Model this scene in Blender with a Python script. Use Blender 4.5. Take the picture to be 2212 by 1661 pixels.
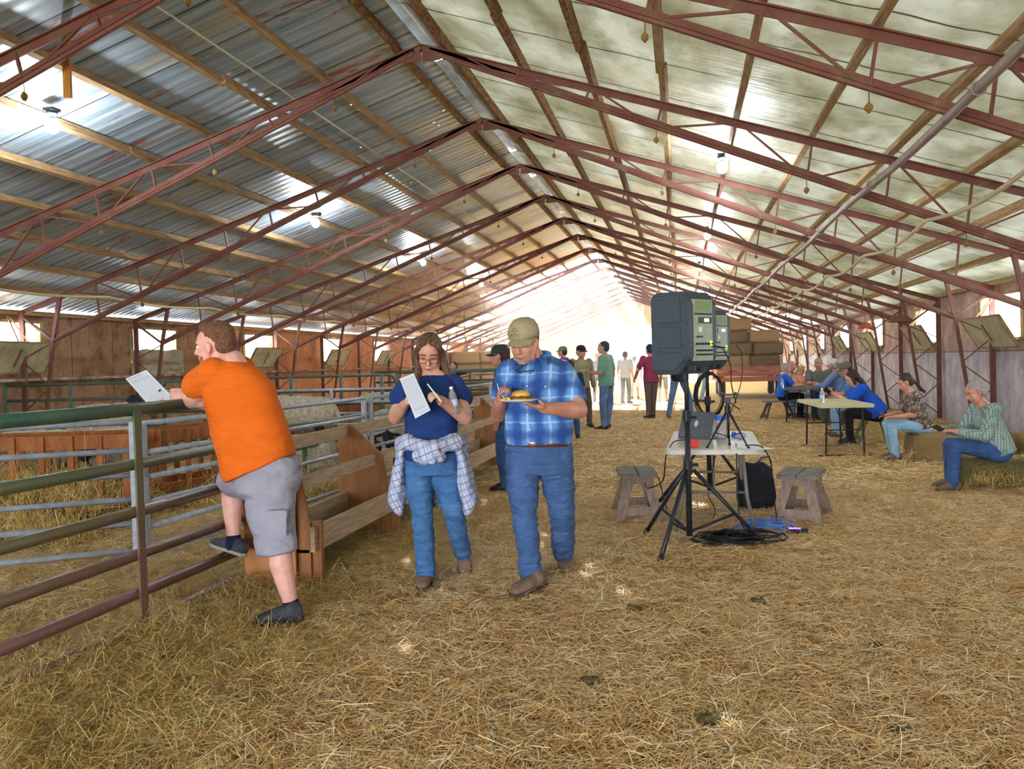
import bpy, bmesh, math, random
import numpy as np
from math import sin, cos, pi, radians, sqrt, atan2
from mathutils import Vector, Matrix, noise

for o in list(bpy.data.objects): bpy.data.objects.remove(o)
SC = bpy.context.scene
COL = SC.collection
random.seed(7); RNG = np.random.default_rng(7)

# ---------------------------------------------------------------- camera
F, YAW, PIT, ROL = 1883.9, .1914, -.0258, .0262
CAM = Vector((0, 0, 1.45))
_r0 = Vector((cos(YAW), sin(YAW), 0)); _f0 = Vector((-sin(YAW), cos(YAW), 0)); _u0 = Vector((0, 0, 1))
_up = _u0*cos(PIT) - _f0*sin(PIT); FWD = _f0*cos(PIT) + _u0*sin(PIT)
RGT = _r0*cos(ROL) - _up*sin(ROL); UPV = _r0*sin(ROL) + _up*cos(ROL)
cam = bpy.data.cameras.new('camera'); camo = bpy.data.objects.new('camera', cam); COL.objects.link(camo)
m = Matrix((RGT, UPV, -FWD)).transposed().to_4x4(); m.translation = CAM
camo.matrix_world = m
cam.sensor_width = 36; cam.lens = F/2212*36; cam.clip_end = 300
SC.camera = camo
def ray(u, v): return FWD + RGT*((u-1106)/F) + UPV*((830.5-v)/F)
def D(u, v, d): return CAM + ray(u, v)*d            # point on the sight line at depth d
def G(u, v, z=0.0):
    r = ray(u, v); return CAM + r*((z-CAM.z)/r.z)
def PYp(u, v, Y):
    r = ray(u, v); return CAM + r*(Y/r.y)
def PXp(u, v, X):
    r = ray(u, v); return CAM + r*(X/r.x)

# ---------------------------------------------------------------- world, sun, exposure
SC.view_settings.view_transform = 'Standard'; SC.view_settings.look = 'None'
SC.view_settings.gamma = 1; SC.view_settings.use_curve_mapping = False
SC.view_settings.exposure = 1.78
SC.cycles.use_denoising = True
SC.cycles.max_bounces = 7; SC.cycles.diffuse_bounces = 4; SC.cycles.glossy_bounces = 3
SC.cycles.transmission_bounces = 4; SC.cycles.transparent_max_bounces = 12; SC.cycles.volume_bounces = 0
SC.cycles.sample_clamp_indirect = 6; SC.cycles.use_adaptive_sampling = True; SC.cycles.adaptive_threshold = .03
SC.cycles.caustics_reflective = False; SC.cycles.caustics_refractive = False
SKY = 5.2
w = bpy.data.worlds.new('sky'); SC.world = w; w.use_nodes = True
bg = w.node_tree.nodes['Background']; bg.inputs[0].default_value = (.86, .93, 1, 1); bg.inputs[1].default_value = SKY
SUND = Vector((.36, -.88, -.62)).normalized()
sun = bpy.data.lights.new('sun', 'SUN'); sun.energy = 20; sun.angle = radians(.45); sun.color = (1, .95, .86)
suno = bpy.data.objects.new('sun', sun); COL.objects.link(suno)
suno.rotation_mode = 'QUATERNION'; suno.rotation_quaternion = SUND.to_track_quat('-Z', 'Y'); suno.location = (-10, 40, 20)
# added area lamp at the unseen rear doorway, fills the front with light
def area(name, loc, to, sx, sy, power, col=(1, 1, 1)):
    l = bpy.data.lights.new(name, 'AREA'); l.shape = 'RECTANGLE'; l.size = sx; l.size_y = sy; l.energy = power; l.color = col
    o = bpy.data.objects.new(name, l); COL.objects.link(o); o.location = loc
    o.rotation_mode = 'QUATERNION'; o.rotation_quaternion = (Vector(to)-Vector(loc)).to_track_quat('-Z', 'Z'); return o
area('added_front_fill', (-2.9, -8.8, 1.7), (-2.9, 10, 1.6), 9, 3.2, 200, (.95, .97, 1))

# ---------------------------------------------------------------- helpers
def s2l(c):
    if isinstance(c, str):
        c = c.lstrip('#'); c = [int(c[i:i+2], 16)/255 for i in (0, 2, 4)]
    return tuple((x/12.92 if x <= .04045 else ((x+.055)/1.055)**2.4) for x in c[:3])
MATS = {}
class NT:
    def __init__(s, name):
        s.m = bpy.data.materials.new(name); s.m.use_nodes = True; s.t = s.m.node_tree; s.n = s.t.nodes
        s.b = s.n['Principled BSDF']; s.out = s.n['Material Output']
    def add(s, typ, **kw):
        n = s.n.new(typ)
        for k, v in kw.items():
            if k.startswith('i_'): n.inputs[int(k[2:]) if k[2:].isdigit() else k[2:].replace('_', ' ')].default_value = v
            else: setattr(n, k, v)
        return n
    def l(s, a, b): s.t.links.new(a, b)
    def coord(s, stretch=(1, 1, 1), rot=(0, 0, 0), kind='Object'):
        tc = s.add('ShaderNodeTexCoord'); mp = s.add('ShaderNodeMapping'); mp.inputs['Scale'].default_value = stretch; mp.inputs['Rotation'].default_value = rot
        s.l(tc.outputs[kind], mp.inputs[0]); return mp.outputs[0]
    def noise(s, vec, scale, detail=4, rough=.6, dist=0):
        n = s.add('ShaderNodeTexNoise'); n.inputs['Scale'].default_value = scale; n.inputs['Detail'].default_value = detail; n.inputs['Roughness'].default_value = rough; n.inputs['Distortion'].default_value = dist
        s.l(vec, n.inputs['Vector']); return n.outputs['Fac']
    def ramp(s, fac, stops):
        r = s.add('ShaderNodeValToRGB'); e = r.color_ramp.elements
        while len(e) < len(stops): e.new(.5)
        for k, (p, c) in enumerate(stops): e[k].position = p; e[k].color = (*c, 1) if len(c) == 3 else c
        s.l(fac, r.inputs[0]); return r.outputs[0]
    def mix(s, fac, a, b, mode='MIX'):
        n = s.add('ShaderNodeMix', data_type='RGBA', blend_type=mode)
        for sock, v in ((n.inputs[0], fac), (n.inputs[6], a), (n.inputs[7], b)):
            if hasattr(v, 'is_linked') or isinstance(v, bpy.types.NodeSocket): s.l(v, sock)
            elif isinstance(v, (int, float)): sock.default_value = v
            else: sock.default_value = (*v, 1) if len(v) == 3 else v
        return n.outputs[2]
    def math(s, op, a, b=None, clamp=False):
        n = s.add('ShaderNodeMath', operation=op, use_clamp=clamp)
        for k, v in enumerate((a, b)):
            if v is None: continue
            if isinstance(v, (int, float)): n.inputs[k].default_value = v
            else: s.l(v, n.inputs[k])
        return n.outputs[0]
    def bump(s, h, strength, dist=.01):
        n = s.add('ShaderNodeBump'); n.inputs['Strength'].default_value = strength; n.inputs['Distance'].default_value = dist
        s.l(h, n.inputs['Height']); s.l(n.outputs[0], s.b.inputs['Normal'])
    def sep(s, vec):
        n = s.add('ShaderNodeSeparateXYZ'); s.l(vec, n.inputs[0]); return n.outputs
def M(name, c1, c2=None, scale=8, rough=.75, bump=0, bscale=None, metal=0, stretch=(1, 1, 1), lo=.35, hi=.65, emis=None, es=1, spec=.3, alpha=1, bd=.01):
    if name in MATS: return MATS[name]
    t = NT(name); b = t.b
    b.inputs['Base Color'].default_value = (*s2l(c1), 1); b.inputs['Roughness'].default_value = rough; b.inputs['Metallic'].default_value = metal
    b.inputs['Specular IOR Level'].default_value = spec
    if c2 or bump: vec = t.coord(stretch)
    if c2:
        t.l(t.ramp(t.noise(vec, scale, 5), [(lo, s2l(c1)), (hi, s2l(c2))]), b.inputs['Base Color'])
    if bump: t.bump(t.noise(vec, bscale or scale*3, 5), bump, bd)
    if emis: b.inputs['Emission Color'].default_value = (*s2l(emis), 1); b.inputs['Emission Strength'].default_value = es
    if alpha < 1: b.inputs['Alpha'].default_value = alpha
    MATS[name] = t.m; return t.m

def woff(o):
    v = Vector((0, 0, 0))
    while o is not None: v += o.location; o = o.parent
    return v
def tag(o, label=None, cat=None, group=None, kind=None):
    if label: o['label'] = label
    if cat: o['category'] = cat
    if group: o['group'] = group
    if kind: o['kind'] = kind
    return o
def thing(name, label, cat, loc=(0, 0, 0), group=None):
    o = bpy.data.objects.new(name, None); COL.objects.link(o); o.location = Vector(loc); o.empty_display_size = .1
    return tag(o, label, cat, group)
def link(name, me, mat, parent=None, loc=None, smooth=False, smooth_angle=None):
    if mat is not None:
        for mm in (mat if isinstance(mat, (list, tuple)) else [mat]): me.materials.append(mm)
    if smooth: me.polygons.foreach_set('use_smooth', [True]*len(me.polygons))
    o = bpy.data.objects.new(name, me); COL.objects.link(o)
    if parent is not None: o.parent = parent
    if loc is not None: o.location = loc
    return o
def copy_tree(o, parent=None, depth=0):
    c = o.copy(); COL.objects.link(c); c.parent = parent
    for ch in [x for x in o.children]: copy_tree(ch, c)
    return c
def frame_from(d, hint=Vector((0, 0, 1))):
    d = d.normalized(); s = d.cross(hint)
    if s.length < 1e-4: s = d.cross(Vector((1, 0, 0)))
    s.normalize(); return d, s, s.cross(d)
class MB:
    """collects shapes into one mesh"""
    def __init__(s): s.v = []; s.f = []; s.mi = []; s.cur = 0
    def _add(s, vs, fs):
        b = len(s.v); s.v += [Vector(x) for x in vs]; s.f += [tuple(i+b for i in f) for f in fs]; s.mi += [s.cur]*len(fs); return s
    def box(s, c, sz, rot=None):
        c = Vector(c); h = Vector(sz)/2; vs = []
        for x in (-1, 1):
            for y in (-1, 1):
                for z in (-1, 1):
                    p = Vector((x*h.x, y*h.y, z*h.z)); vs.append(c + (rot @ p if rot else p))
        return s._add(vs, [(0, 1, 3, 2), (4, 6, 7, 5), (0, 4, 5, 1), (2, 3, 7, 6), (0, 2, 6, 4), (1, 5, 7, 3)])
    def bar(s, a, b, w, h, hint=Vector((0, 0, 1)), ext=0):
        a, b = Vector(a), Vector(b); d, x, y = frame_from(b-a, Vector(hint)); a = a-d*ext; b = b+d*ext
        R = Matrix((x, d, y)).transposed(); return s.box((a+b)/2, (w, (b-a).length, h), R)
    def loft(s, rings, cap=True, close=False):
        n = len(rings[0]); vs = [p for r in rings for p in r]; fs = []
        for i in range(len(rings)-1+(1 if close else 0)):
            a = i*n; b = ((i+1) % len(rings))*n
            for j in range(n): k = (j+1) % n; fs.append((a+j, a+k, b+k, b+j))
        if cap and not close: fs.append(tuple(range(n))[::-1]); fs.append(tuple((len(rings)-1)*n+j for j in range(n)))
        return s._add(vs, fs)
    def tube(s, pts, r, n=8, cap=True, rs=None, close=False):
        pts = [Vector(p) for p in pts]; rings = []; m_ = len(pts)
        t = (pts[1]-pts[0]).normalized(); _, x, y = frame_from(t); prev = t
        for i, p in enumerate(pts):
            if close: tt = (pts[(i+1) % m_]-pts[i-1])
            else: tt = (pts[min(i+1, m_-1)]-pts[max(i-1, 0)])
            if tt.length < 1e-9: tt = prev
            tt.normalize(); q = prev.rotation_difference(tt); x = q @ x; x = (x - tt*x.dot(tt)).normalized(); y = tt.cross(x); prev = tt
            rr = rs[i] if rs else r
            rings.append([p + x*(rr*cos(2*pi*j/n)) + y*(rr*sin(2*pi*j/n)) for j in range(n)])
        return s.loft(rings, cap, close)
    def cyl(s, a, b, r, n=12, r2=None): return s.tube([a, b], r, n, rs=[r, r if r2 is None else r2])
    def lathe(s, prof, c=(0, 0, 0), n=20, axis=Vector((0, 0, 1))):
        c = Vector(c); d, x, y = frame_from(Vector(axis), Vector((0, 1, 0)) if abs(Vector(axis).z) > .9 else Vector((0, 0, 1)))
        return s.loft([[c + d*z + x*(max(r, 1e-4)*cos(2*pi*j/n)) + y*(max(r, 1e-4)*sin(2*pi*j/n)) for j in range(n)] for r, z in prof])
    def ell(s, c, r, R=None, n=12, m_=8):
        c = Vector(c); r = Vector(r) if not isinstance(r, (int, float)) else Vector((r, r, r)); rings = []
        for i in range(m_+1):
            a = pi*(i+.001)/(m_+.002) - pi/2
            rings.append([c + ((R @ Vector((cos(a)*cos(2*pi*j/n)*r.x, cos(a)*sin(2*pi*j/n)*r.y, sin(a)*r.z))) if R else Vector((cos(a)*cos(2*pi*j/n)*r.x, cos(a)*sin(2*pi*j/n)*r.y, sin(a)*r.z))) for j in range(n)])
        return s.loft(rings)
    def limb(s, a, ra, b, rb, n=12):
        """capsule with two radii"""
        a, b = Vector(a), Vector(b); d, x, y = frame_from(b-a) if (b-a).length > 1e-6 else (Vector((0, 0, 1)), Vector((1, 0, 0)), Vector((0, 1, 0)))
        rings = []
        for th in (-89, -60, -30, 0): rings.append((a + d*(ra*sin(radians(th))), ra*cos(radians(th))))
        for th in (0, 30, 60, 89): rings.append((b + d*(rb*sin(radians(th))), rb*cos(radians(th))))
        return s.loft([[c + x*(q*cos(2*pi*j/n)) + y*(q*sin(2*pi*j/n)) for j in range(n)] for c, q in rings])
    def sect(s, secs, n=20, side=None, hint=None, pw=2.0):
        """loft of elliptical sections: (centre, r_side, r_front); side = world vector of r_side, front = world vector of r_front"""
        rings = []
        for c, rx, ry in secs:
            ring = []
            for j in range(n):
                a = 2*pi*j/n; ca, sa = cos(a), sin(a)
                ca = math.copysign(abs(ca)**(2/pw), ca); sa = math.copysign(abs(sa)**(2/pw), sa)
                ring.append(Vector(c) + side*(rx*ca) + hint*(ry*sa))
            rings.append(ring)
        return s.loft(rings)
    def quad(s, a, b, c, d): return s._add([a, b, c, d], [(0, 1, 2, 3)])
    def mesh(s, name='m', off=Vector((0, 0, 0))):
        me = bpy.data.meshes.new(name); me.from_pydata([v-off for v in s.v], [], s.f)
        if any(s.mi): me.polygons.foreach_set('material_index', s.mi)
        me.update()
        bm = bmesh.new(); bm.from_mesh(me); bmesh.ops.recalc_face_normals(bm, faces=bm.faces); bm.to_mesh(me); bm.free()
        return me
    def build(s, name, mat, parent=None, smooth=False, bevel=0, label=None, loc=None):
        off = woff(parent) if parent is not None else Vector((0, 0, 0))
        if loc is not None: off = off + Vector(loc)
        me = s.mesh(name, off)
        if bevel:
            bm = bmesh.new(); bm.from_mesh(me)
            bmesh.ops.bevel(bm, geom=[e for e in bm.edges if e.is_manifold and e.calc_face_angle(0) > .6], offset=bevel, segments=2, affect='EDGES', clamp_overlap=True)
            bm.to_mesh(me); bm.free()
        o = link(name, me, mat, parent, smooth=smooth, loc=loc)
        if label: o['label'] = label
        return o
def blobify(mb, name, mat, parent, voxel=.008, smooth=6, wr=None, hard=None):
    """fuses overlapping shapes into one continuous skin"""
    off = woff(parent)
    me = mb.mesh(name, off); o = bpy.data.objects.new(name, me); COL.objects.link(o)
    r = o.modifiers.new('r', 'REMESH'); r.mode = 'VOXEL'; r.voxel_size = voxel; r.use_smooth_shade = True
    if smooth:
        q = o.modifiers.new('s', 'SMOOTH'); q.factor = .5; q.iterations = smooth
    dg = bpy.context.evaluated_depsgraph_get(); dg.update()
    me2 = bpy.data.meshes.new_from_object(o.evaluated_get(dg)); bpy.data.objects.remove(o); bpy.data.meshes.remove(me)
    if wr:
        n = len(me2.vertices); co = np.empty(n*3, 'f'); no = np.empty(n*3, 'f'); me2.vertices.foreach_get('co', co); me2.vertices.foreach_get('normal', no)
        co = co.reshape(-1, 3); no = no.reshape(-1, 3); amp, fs = wr; ox, oy, oz = off
        d = np.array([noise.noise((x*fs[0]+ox, y*fs[1]+oy, z*fs[2])) + .5*noise.noise((x*fs[0]*2.1, y*fs[1]*2.1+7, z*fs[2]*2.3)) for x, y, z in co.tolist()])
        co = co + no*(d*amp)[:, None]; me2.vertices.foreach_set('co', co.astype('f').ravel()); me2.update()
    me2.name = name; me2.materials.clear()
    return link(name, me2, mat, parent, smooth=True)
# ---------------------------------------------------------------- the barn
X0, ZA, Y0, SP, T, XR, XL = -2.915, 5.233, 9.99, 3.2, .3236, 5.37, -11.3
YN, YE = -9.0, 56.0
def roofz(x): return ZA - T*abs(x-X0) + .13
YK = [Y0+SP*k for k in range(-2, 15)]
steel = None
def steel_mat():
    t = NT('rusty_red_steel'); v = t.coord()
    c = t.ramp(t.noise(v, 3.5, 6), [(.3, s2l('#683a30')), (.48, s2l('#7a463c')), (.6, s2l('#7a5644')), (.75, s2l('#9c7660'))])
    c2 = t.mix(t.math('MULTIPLY', t.noise(v, 26, 4), .5), c, s2l('#4a2c22'))
    t.l(c2, t.b.inputs['Base Color']); t.b.inputs['Roughness'].default_value = .65; t.b.inputs['Metallic'].default_value = .1
    t.bump(t.noise(v, 60, 3), .3, .002); return t.m
STEEL = steel_mat()
WOOD = M('weathered_purlin_wood', '#8c6b45', '#b89a70', scale=9, rough=.85, bump=.4, bscale=30, stretch=(6, .5, 6))
WOODD = M('dark_ridge_wood', '#5a3a1e', '#9a7248', scale=7, rough=.85, bump=.5, bscale=22, stretch=(4, 2, 4))
def uv_left(t):
    v = t.coord(kind='Object'); return v
# holes through which the sun falls on the straw
FLECKS = [(875, 1396), (915, 1362), (880, 1213), (1175, 1152), (1275, 1225), (1045, 1083), (1345, 1277), (455, 1100), (1262, 1240), (1388, 1103), (1165, 1172), (775, 1065)]
HOLES = []
for u, v in FLECKS:
    g = G(u, v, .03); s_ = (5.363 - T*(X0-g.x) - g.z)/(-SUND.z + T*SUND.x)
    p = g - SUND*s_
    if p.x > X0: s_ = (5.363 + T*(X0-g.x) - g.z)/(-SUND.z - T*SUND.x); p = g - SUND*s_
    HOLES.append(p)
def holes_fac(t, pos, side):
    acc = None
    for p in HOLES:
        if (p.x < X0) != side: continue
        n = t.add('ShaderNodeVectorMath', operation='DISTANCE'); t.l(pos, n.inputs[0]); n.inputs[1].default_value = p
        a = t.math('LESS_THAN', n.outputs['Value'], .024)
        acc = a if acc is None else t.math('MAXIMUM', acc, a)
    return acc if acc is not None else t.math('MULTIPLY', 0.0, 0.0)
def roof_left_mat():
    t = NT('galvanised_roof_underside'); v = t.coord()
    s = t.sep(v)
    ribs = t.math('SINE', t.math('MULTIPLY', s[1], 2*pi/.19)); ribm = t.math('GREATER_THAN', ribs, .82)
    sheet = t.math('FRACT', t.math('MULTIPLY', s[1], 1/.76)); seam = t.math('LESS_THAN', sheet, .03)
    vs = t.coord(stretch=(.25, 5, .25)); n1 = t.noise(vs, 2.2, 6, .65)
    base = t.ramp(n1, [(.25, s2l('#6f8290')), (.45, s2l('#93a7b6')), (.6, s2l('#b7c8d4')), (.75, s2l('#8c9ca8'))])
    st = t.noise(t.coord(stretch=(.5, 1.6, .5)), .8, 6, .7); base = t.mix(t.ramp(st, [(.52, (0, 0, 0)), (.64, (.75, .75, .75))]), base, s2l('#b9b49a'))
    ru = t.noise(t.coord(stretch=(.6, 2.2, .6)), 1.1, 8, .75, .6); rm = t.ramp(ru, [(.585, (0, 0, 0)), (.625, (1, 1, 1))])
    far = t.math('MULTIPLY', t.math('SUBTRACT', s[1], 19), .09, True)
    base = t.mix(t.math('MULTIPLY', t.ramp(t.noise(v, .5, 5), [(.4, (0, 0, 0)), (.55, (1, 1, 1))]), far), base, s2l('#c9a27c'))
    base = t.mix(t.math('MULTIPLY', rm, .9), base, t.ramp(t.noise(v, 14, 4), [(.3, s2l('#7b3418')), (.7, s2l('#b2603a'))]))
    base = t.mix(t.math('MULTIPLY', ribm, .3), base, s2l('#545e62')); base = t.mix(seam, base, s2l('#3a3f3a'))
    t.l(base, t.b.inputs['Base Color']); t.b.inputs['Metallic'].default_value = .15; t.b.inputs['Roughness'].default_value = .42
    t.bump(ribs, .6, .006)
    vo = t.add('ShaderNodeTexVoronoi'); vo.inputs['Scale'].default_value = 1.15; t.l(v, vo.inputs['Vector'])
    pin = t.math('LESS_THAN', vo.outputs['Distance'], t.math('MULTIPLY', t.math('POWER', t.sep(vo.outputs['Color'])[0], 3), .019))
    fac = t.math('MAXIMUM', pin, holes_fac(t, v, True))
    tr = t.add('ShaderNodeBsdfTransparent'); mx = t.add('ShaderNodeMixShader'); t.l(fac, mx.inputs[0]); t.l(t.b.outputs[0], mx.inputs[1]); t.l(tr.outputs[0], mx.inputs[2]); t.l(mx.outputs[0], t.out.inputs[0])
    return t.m
def roof_right_mat():
    t = NT('whitewashed_roof_underside'); v = t.coord(); s = t.sep(v)
    n = t.noise(t.coord(stretch=(1, .5, 1)), 1.3, 7, .7)
    base = t.ramp(n, [(.25, s2l('#84846c')), (.42, s2l('#a9aa98')), (.6, s2l('#c8cac2')), (.8, s2l('#aab0b2'))])
    wv = t.math('ADD', s[1], t.math('MULTIPLY', t.noise(v, 1.5, 3), .16))
    sh = t.math('FRACT', t.math('MULTIPLY', wv, 1/1.15)); seam = t.math('LESS_THAN', sh, .022)
    dirt = t.ramp(t.noise(t.coord(stretch=(2, 1, 2)), 1.7, 7, .75), [(.55, (0, 0, 0)), (.75, (.6, .6, .6))])
    base = t.mix(dirt, base, s2l('#6f6a4e')); base = t.mix(t.math('MULTIPLY', seam, .85), base, s2l('#4a4130'))
    t.l(base, t.b.inputs['Base Color']); t.b.inputs['Roughness'].default_value = .45; t.b.inputs['Metallic'].default_value = .1
    t.bump(t.math('ADD', t.noise(t.coord(stretch=(.4, 2.5, .4)), 1.6, 3), t.math('MULTIPLY', t.math('SINE', t.math('MULTIPLY', wv, 2*pi/1.15)), .3)), .6, .05)
    fac = holes_fac(t, v, False)
    tl = t.add('ShaderNodeBsdfTranslucent'); t.l(base, tl.inputs[0]); mt = t.add('ShaderNodeMixShader'); mt.inputs[0].default_value = .22; t.l(t.b.outputs[0], mt.inputs[1]); t.l(tl.outputs[0], mt.inputs[2])  # translucency added to an opaque roof to brighten the interior
    tr = t.add('ShaderNodeBsdfTransparent'); mx = t.add('ShaderNodeMixShader'); t.l(fac, mx.inputs[0]); t.l(mt.outputs[0], mx.inputs[1]); t.l(tr.outputs[0], mx.inputs[2]); t.l(mx.outputs[0], t.out.inputs[0])
    return t.m
RL, RR = roof_left_mat(), roof_right_mat()
def fibre_mat():
    t = NT('translucent_roof_sheet'); tl = t.add('ShaderNodeBsdfTranslucent'); tl.inputs[0].default_value = (.75, .74, .68, 1)
    mx = t.add('ShaderNodeMixShader'); mx.inputs[0].default_value = .5; t.b.inputs['Base Color'].default_value = (.8, .8, .76, 1)
    t.l(tl.outputs[0], mx.inputs[1]); t.l(t.b.outputs[0], mx.inputs[2]); t.l(mx.outputs[0], t.out.inputs[0]); return t.m
FIB = fibre_mat()
def slope(xa, xb, ya, yb, th=.012):
    mb = MB(); c = [Vector((xa, ya, roofz(xa))), Vector((xb, ya, roofz(xb))), Vector((xb, yb, roofz(xb))), Vector((xa, yb, roofz(xa)))]
    u = [p+Vector((0, 0, th)) for p in c]
    mb._add(c+u, [(0, 1, 2, 3), (7, 6, 5, 4), (0, 4, 5, 1), (1, 5, 6, 2), (2, 6, 7, 3), (3, 7, 4, 0)]); return mb
rg = .10  # open ridge slot
OV = .35
def st(o): o['kind'] = 'structure'; return o
lb = MB()
for a, b, ya, yb in ((X0-rg, XL-OV, YN, 31.9), (-7.5, XL-OV, 31.9, 37.6)):
    q = slope(a, b, ya, yb); lb._add(q.v, q.f)
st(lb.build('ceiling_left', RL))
st(slope(X0-rg, XL-OV, 37.6, YE).build('ceiling_left_far', FIB))
rb_ = MB(); q = slope(X0+.02, XR+OV, YN, 36.0); rb_._add(q.v, q.f); st(rb_.build('ceiling_right', RR))
st(slope(X0+.02, XR+OV, 36.0, YE).build('ceiling_right_far', FIB))
# ridge cap above the slot, bent and gappy
rc = MB()
y = YN
while y < 31:
    L = random.uniform(1.7, 2.6); gap = random.choice([.0, .0, .12, .35]) if y > 13 else 0; dz = random.uniform(.03, .07)
    for s_ in (-1, 1):
        a = Vector((X0, y, ZA+.13+dz+.02)); bq = Vector((X0+s_*.26, y, ZA+.06+dz+(.02 if s_ < 0 else .0)))
        rc._add([a, bq, bq+Vector((0, L, 0)), a+Vector((0, L, 0)), a+Vector((0, 0, .006)), bq+Vector((0, 0, .006)), bq+Vector((0, L, .006)), a+Vector((0, L, .006))], [(0, 1, 2, 3), (4, 7, 6, 5), (0, 4, 5, 1), (1, 5, 6, 2), (2, 6, 7, 3), (3, 7, 4, 0)])
    y += L+gap
st(rc.build('trim_1', M('ridge_cap_metal', '#6b6a62', '#8d8f8c', scale=3, rough=.5, metal=.3)))

# ---- walls with openings
def wall_mat_left():
    t = NT('stained_plywood_wall'); v = t.coord(); s = t.sep(v)
    n = t.noise(v, 2.3, 8, .7); c = t.ramp(n, [(.3, s2l('#5f4029')), (.45, s2l('#8f6a4a')), (.58, s2l('#a88465')), (.75, s2l('#6f5340'))])
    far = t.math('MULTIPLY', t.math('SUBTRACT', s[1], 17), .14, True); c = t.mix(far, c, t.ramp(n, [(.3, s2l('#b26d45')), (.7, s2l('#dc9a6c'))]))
    up = t.noise(t.coord(stretch=(1, 1, .35)), 4, 6, .8); c = t.mix(t.ramp(up, [(.55, (0, 0, 0)), (.72, (.7, .7, .7))]), c, s2l('#4a3322'))
    pl = t.math('LESS_THAN', t.math('FRACT', t.math('MULTIPLY', s[1], 1/1.22)), .012); c = t.mix(pl, c, s2l('#2e2118'))
    t.l(c, t.b.inputs['Base Color']); t.b.inputs['Roughness'].default_value = .9; t.bump(t.noise(v, 18, 6, .7), .8, .02); return t.m
def wall_mat_right():
    t = NT('limewashed_wall'); v = t.coord(); s = t.sep(v)
    n = t.noise(t.coord(stretch=(1, 1, .75)), 2.6, 10, .75)
    up = t.ramp(n, [(.32, s2l('#86665a')), (.5, s2l('#b3958a')), (.66, s2l('#ceb8b0'))]); lo = t.ramp(n, [(.3, s2l('#8d848c')), (.46, s2l('#b3abb4')), (.62, s2l('#d2cdd4'))])
    c = t.mix(t.math('GREATER_THAN', s[2], 1.42), lo, up)
    line = t.math('LESS_THAN', t.math('ABSOLUTE', t.math('SUBTRACT', s[2], 1.42)), .012); pl = t.math('LESS_THAN', t.math('FRACT', t.math('MULTIPLY', s[1], 1/1.22)), .01)
    c = t.mix(t.math('MULTIPLY', t.math('MAXIMUM', line, pl), .7), c, s2l('#5e4c44'))
    base = t.math('MULTIPLY', t.math('SUBTRACT', .55, s[2]), 1.6, True); c = t.mix(t.math('MULTIPLY', base, t.noise(v, 6, 6)), c, s2l('#8a7a70'))
    t.l(c, t.b.inputs['Base Color']); t.b.inputs['Roughness'].default_value = .85; t.bump(t.noise(v, 14, 6, .7), .5, .012); return t.m
WL, WR = wall_mat_left(), wall_mat_right()
WINL = [(y-.85, y+.85) for y in (3.4, 8.2, 13.0, 17.3, 22.1, 27.2, 32.0, 36.8, 41.6, 46.4, 51.2)]
WINR = [(y-.9, y+.9) for y in (6.6, 11.4)] + [(15.2, 17.2), (19.85, 21.6), (24.9, 26.8), (29.5, 31.3), (34.6, 36.3), (39.4, 41.0), (44.0, 45.6), (48.8, 50.4), (53, 54.4)]
ZB, ZT = 1.62, 2.38
def wall(name, x, wins, top, mat, th):
    mb = MB(); y = YN
    for a, b in wins:
        if a > y: mb.box((x, (y+a)/2, top/2), (th, a-y, top))
        mb.box((x, (a+b)/2, ZB/2), (th, b-a, ZB)); mb.box((x, (a+b)/2, (ZT+top)/2), (th, b-a, top-ZT)); y = b
    mb.box((x, (y+YE)/2, top/2), (th, YE-y, top)); return st(mb.build(name, mat))
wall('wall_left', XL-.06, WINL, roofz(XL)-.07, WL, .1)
wall('wall_right', XR+.06, WINR, roofz(XR)-.02, WR, .1)
# far gable wall with a wide doorway
GM = M('far_gable_boards', '#c58f76', '#d8a892', scale=1.5, rough=.9, bump=.2, bscale=12)
DX0, DX1, DZ = -5.2, 1.2, 3.45
gb = MB()
def gable(mb, xa, xb, zb):
    n = 12; pts = [xa+(xb-xa)*i/n for i in range(n+1)]
    if xa < X0 < xb: pts = sorted(pts+[X0])
    for a, b in zip(pts, pts[1:]):
        mb._add([Vector((x, yy, z)) for yy in (YE-.05, YE+.05) for x, z in ((a, zb), (b, zb), (b, roofz(b)-.02), (a, roofz(a)-.02))], [(0, 1, 2, 3), (7, 6, 5, 4), (0, 4, 5, 1), (1, 5, 6, 2), (2, 6, 7, 3), (3, 7, 4, 0)])
gable(gb, XL, DX0-.55, 0); gable(gb, DX1, XR, 0); gable(gb, DX0-.55, DX1, DZ)
st(gb.build('wall_back', GM))
dj = MB(); dj.box((DX0+.12, YE, DZ/2), (.24, .2, DZ)); dj.box((DX1, YE, DZ/2), (.2, .2, DZ)); dj.box(((DX0+DX1)/2, YE, DZ), (DX1-DX0, .16, .2)); dj.box((-2.3, YE, DZ+.7), (.16, .14, 1.3))
st(dj.build('door_1', M('door_frame_paint', '#e8e0d4', rough=.6)))
# unseen gable added behind the camera, its doorway sized to cut frontal light
nb = MB(); _ye = YE; YE = YN
gable(nb, XL, -7.5, 0); gable(nb, 1.6, XR, 0); gable(nb, -7.5, 1.6, 3.3); YE = _ye; st(nb.build('wall_front_added', GM))
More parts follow.
